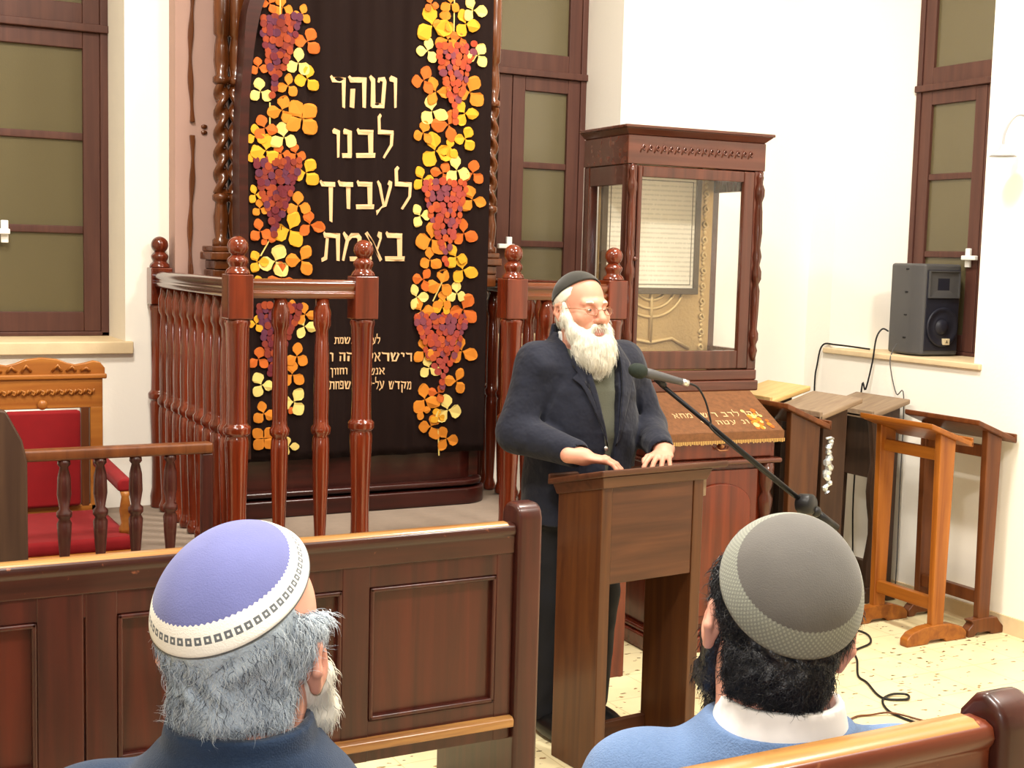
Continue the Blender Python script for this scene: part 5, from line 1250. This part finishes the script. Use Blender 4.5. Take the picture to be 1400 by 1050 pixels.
# ------------------------------------------------------------------ seated listeners, seen from behind
def seated(label, loc, rz, head_loc, hrz, hrx, hry, hs, cloth, kip, kiparg, skin, hairm, beard, nk=.15, seat=.57, st=(0, 0)):
    t = thing('person', label, 'person', loc, rz)
    MH = rigid(head_loc, hrz, hrx, hry, hs); hx, hy, hz = head_loc
    ns = hz-nk*hs                       # base of the neck
    sh = ns-.045
    lo, hi = (-.36, -.62, 0), (.36, .24, hz+.15)
    xs = fine(lo[0], hi[0], [(hx-.11, hx+.11)], .011, .0032); ys = fine(lo[1], hi[1], [(hy-.15, hy+.13)], .011, .0032); zs = fine(0, hi[2], [(hz-.17, hz+.15)], .012, .0032)
    f = Field(lo, hi, xs, ys, zs)
    tor = [(seat+.02, 0, .01, .165, .12), (seat+.15, 0, .03, .16, .125), (sh-.25, 0, .02, .17, .12), (sh-.08, 0, .01, .175, .105), (sh, hx*.5, hy*.5, .13, .085), (ns, hx*.8, hy*.8+.02, .075, .068)]
    f.loft(tor, .03); f.cap((hx*.8, hy*.8+.04, ns-.02), (hx, hy+.022, hz-.08), .062*hs, .056*hs, .02)
    arms = []
    for s in (-1, 1):
        S, E, W_ = (s*.185, .01, sh-.035+st[s > 0]), (s*.235, -.06, seat+.25), (s*.10, -.27, seat+.17)
        arms.append((S, E, W_)); f.chain([S, E, W_], [.05, .04, .027], .02)
        f.chain([(s*.09, 0, seat+.08), (s*.11, -.42, seat+.06), (s*.11, -.44, .09)], [.08, .058, .04], .03); f.chain([(s*.11, -.43, .045), (s*.115, -.57, .03)], [.034, .028], .02)
        hand_prims(f, rigid((s*.10, -.275, seat+.165), rz=math.radians(-90+s*30), ry=math.radians(8)), s, .5)
    head_prims(f, MH, True, 1.0)
    V, F = f.mesh(); V, F = keep_largest(V, F); mesh_obj('body', V, F, M[skin], t)
    # garments
    g = Field((-.36, -.62, .05), (.36, .24, seat+.3), res=.011)
    g.loft([(seat-.01, 0, .01, .185, .14), (seat+.2, 0, .03, .18, .14)], .03)
    for s in (-1, 1): g.chain([(s*.09, 0, seat+.085), (s*.11, -.42, seat+.06), (s*.11, -.44, .10)], [.10, .08, .068], .03)
    V, F = g.mesh(.002, 40); V, F = keep_largest(V, F); mesh_obj('trousers', V, F, M['trouser'], t)
    for s in (-1, 1):
        b = MB(); b.ball((s*.113, -.50, .042), .13, 18, 10, (.36, 1.05, .33)); obj('shoe', b, M['shoe'], t, smooth=True)
    g = Field((-.38, -.34, seat), (.38, .24, ns+.12), res=.0055)
    gt = [(seat+.04, 0, .01, .20, .155), (seat+.15, 0, .03, .195, .16), (sh-.25, 0, .02, .205, .155), (sh-.1, 0, .01, .205, .14), (sh-.03, hx*.3, hy*.4, .165, .11), (sh+.03, hx*.6, hy*.6+.022, .126, .108), (ns+.018, hx*.8, hy*.8+.03, .098, .096)]
    g.loft(gt, .03)
    for s, (S, E, W_) in zip((-1, 1), arms):
        g.ell((s*.165, .01, sh-.05+st[s > 0]), (.10, .085, .075), .05); g.chain([S, E, W_], [.072, .064, .046], .03)
        g.cap(W_, tuple(Vector(W_)+Vector((-s*.02, -.08, -.02))), .034, .034, .006, 'sub')
    if cloth == 'bluejacket':
        g.loft([(ns-.05, hx*.8, hy*.8+.03, .115, .10), (ns+.0, hx*.85, hy*.85+.036, .094, .09), (ns+.05, hx*.9, hy*.9+.042, .086, .085)], .012)
        g.loft([(ns-.02, hx*.8, hy*.8+.03, .070, .068), (ns+.08, hx*.9, hy*.9+.04, .076, .076)], .006, 'sub')
    else:
        g.loft([(ns-.03, hx*.8, hy*.8+.03, .080, .078), (ns+.1, hx*.9, hy*.9+.036, .088, .086)], .008, 'sub')
    V, F = g.mesh(.002, 45); V, F = keep_largest(V, F); mesh_obj('jacket' if cloth == 'bluejacket' else 'sweater', V, F, M[cloth], t)
    if cloth != 'bluejacket':
        g = Field((hx*.8-.16, hy*.8-.14, ns-.10), (hx*.8+.16, hy*.8+.18, ns+.11), res=.004)
        g.loft([(ns-.012, hx*.8, hy*.8+.032, .092, .092), (ns+.02, hx*.85, hy*.85+.036, .088, .088), (ns+.052, hx*.9, hy*.9+.04, .080, .080)], .012)
        g.loft([(ns-.1, hx*.8, hy*.8+.025, .07, .07), (ns+.1, hx*.9, hy*.9+.035, .071, .071)], .004, 'sub')
        V, F = g.mesh(); V, F = keep_largest(V, F); mesh_obj('shirt_collar', V, F, M['shirt'], t)
    # hair shell: back and sides under the cap down to the nape
    inv = np.array(MH.inverted()); Mi = np.array(MH.to_3x3())/hs
    corners = [MH @ Vector((x, y, z)) for x in (-.1, .1) for y in (-.12, .13) for z in (-.12, .15)]
    lo = [min(c[i] for c in corners) for i in range(3)]; hi = [max(c[i] for c in corners) for i in range(3)]
    g = Field(lo, hi, res=.0036); g.frame(MH)
    hp = hairm['grow']
    g.ell((0, .016, .040), (.077+hp, .097+hp, .082+hp*.6), .01); g.ell((0, .052, -.045), (.060+hp*.6, .052+hp*.8, .055), .03)
    g.func((-.12, -.14, -.14), (.12, .14, .16), lambda X, Y, Z: np.maximum(np.interp(Z, [-.1, -.045, -.03, .012, .026, .042, .062, .15], [.055, .045, .036, .030, hairm['temple'], hairm['temple'], hairm['top'], hairm['top']])-Y, hairm['nape']-Z), .010, 'int')
    g.frame(None)
    V, F = g.mesh(hairm['bump'], 130); V, F = keep_largest(V, F); ho = mesh_obj('hair', V, F, M[hairm['base']], t)
    def fl(p, n):
        L = (p-np.array(MH.translation))@Mi; d = np.stack([L[:, 0]*hairm['spread'], .35-2.5*np.clip(L[:, 1], 0, 1)*3, -1+0*L[:, 0]], 1)@Mi.T
        d += rng.normal(0, hairm['mess'], d.shape); d -= n*(d*n).sum(1, keepdims=True)*.9; return d/(np.linalg.norm(d, axis=1, keepdims=True)+1e-9)
    Kax = Matrix.Rotation(kiparg[1], 3, 'Y') @ Matrix.Rotation(-kiparg[0], 3, 'X') @ Vector((0, 0, 1))
    def below(p, n):     # roots stay outside the edge of the cap
        L = p@inv[:3, :3].T+inv[:3, 3]-np.array((0, .014, .04)); return (L@np.array(Kax)/np.linalg.norm(L, axis=1) < math.cos(kiparg[2]+.06)) & ((n@Mi)[:, 1] > -.3)
    strands('hair_strands', V, F, hairm['n'], below, fl, hairm['len'], hairm['r'], [M[q] for q in hairm['mats']], ho, hairm['curl'], hairm['lift'], 6, hairm['p'])
    # beard
    corners = [MH @ Vector((x, y, z)) for x in (-.1, .1) for y in (-.15, .06) for z in (-.24, .03)]
    lo = [min(c[i] for c in corners) for i in range(3)]; hi = [max(c[i] for c in corners) for i in range(3)]
    g = Field(lo, hi, res=.0042); g.frame(MH); bl = beard['len']
    for s in (-1, 1): g.chain([(s*.074, -.008, .01), (s*.070, -.018, -.035), (s*.058, -.05, -.085), (0, -.095, -.115)], [.007, beard['w'], beard['w']+.009, .03], .02)
    g.ell((0, -.08, -.115-bl*.4), (.056, .042, .035+bl*.5), .025)
    for s in (-1, 1): g.chain([(0, -.104, -.047), (s*.03, -.094, -.064), (s*.04, -.085, -.09)], [.007, .009, .010], .008)
    g.frame(None); V, F = g.mesh(.003*hs, 110); V, F = keep_largest(V, F); bo = mesh_obj('beard', V, F, M[beard['m']], t)
    def fb(p, n):
        d = np.tile(np.array([[0, -.35, -1.0]]), (len(p), 1))@Mi.T+rng.normal(0, .25, (len(p), 3)); d -= n*(d*n).sum(1, keepdims=True)*.6; return d/(np.linalg.norm(d, axis=1, keepdims=True)+1e-9)
    strands('beard_strands', V, F, beard['n'], lambda p, n: np.ones(len(p), bool), fb, beard['sl'], .0007, M[beard['m']], bo, .6, .4)
    kippah('kippah', MH, kiparg[0], kiparg[1], kiparg[2], M[kip], t, hairm['grow']+.0065, kiparg[3], .004)
    return t
seated('grey-haired listener in a dark blue jacket and violet skullcap with white band', (.445, 1.50, 0), PI-math.radians(30), (-.01, -.0, 1.272), math.radians(-6), math.radians(-2), 0, 1.06, 'bluejacket', 'kip_blue', (math.radians(28), math.radians(13), math.radians(64), .002), 'skin2',
       dict(grow=.014, temple=-.022, top=.06, nape=-.056, base='grey_hair', spread=1.5, mess=.35, n=15000, len=.024, r=.00045, mats=['grey_hair', 'cool_hair', 'darkgrey_hair'], p=[.3, .52, .18], curl=1.1, lift=.15, bump=.0035),
       dict(w=.018, len=.03, m='white_hair', n=3000, sl=.020), nk=.112, st=(-.05, -.022))
seated('black-haired listener in a blue-grey sweater and grey knitted skullcap', (1.15, 1.365, 0), PI-math.radians(22), (.0, .0, 1.256), math.radians(-7), math.radians(4), math.radians(-9), 1.08, 'bluesweater', 'kip_grey', (math.radians(52), 0, math.radians(66), .006), 'skin2',
       dict(grow=.011, temple=-.03, top=-.03, nape=-.082, base='black_hair', spread=.8, mess=.6, n=9000, len=.022, r=.0007, mats=['black_hair'], p=[1.0], curl=1.2, lift=.35, bump=.005),
       dict(w=.012, len=.05, m='black_hair', n=1800, sl=.02), nk=.125)
# ================================================================== light
def area(name, loc, size, power, col, rot=(0, 0, 0)):
    d = bpy.data.lights.new(name, 'AREA'); d.energy = power; d.color = col; d.size = size
    o = bpy.data.objects.new(name, d); COL.objects.link(o); o.location = loc; o.rotation_euler = rot; return o
for x, y, e in ((.4, 1.2, 170), (3.2, 1.2, 170), (.4, 3.6, 130), (3.2, 3.9, 150)):
    area('ceiling_light', (x, y, 4.45), .55, e, (1, .94, .85))
d = bpy.data.lights.new('camera_flash', 'POINT'); d.energy = 60; d.color = (1, .98, .98); d.shadow_soft_size = .04
o = bpy.data.objects.new('camera_flash', d); COL.objects.link(o); o.location = (-.03, 0.02, 1.86)
w = bpy.data.worlds.new('world'); SC.world = w; w.use_nodes = True
w.node_tree.nodes['Background'].inputs[0].default_value = (.03, .03, .035, 1); w.node_tree.nodes['Background'].inputs[1].default_value = 1
SC.view_settings.view_transform = 'Standard'; SC.view_settings.look = 'None'; SC.view_settings.gamma = 1; SC.view_settings.use_curve_mapping = False
SC.view_settings.exposure = 0.0
SC.cycles.use_denoising = True
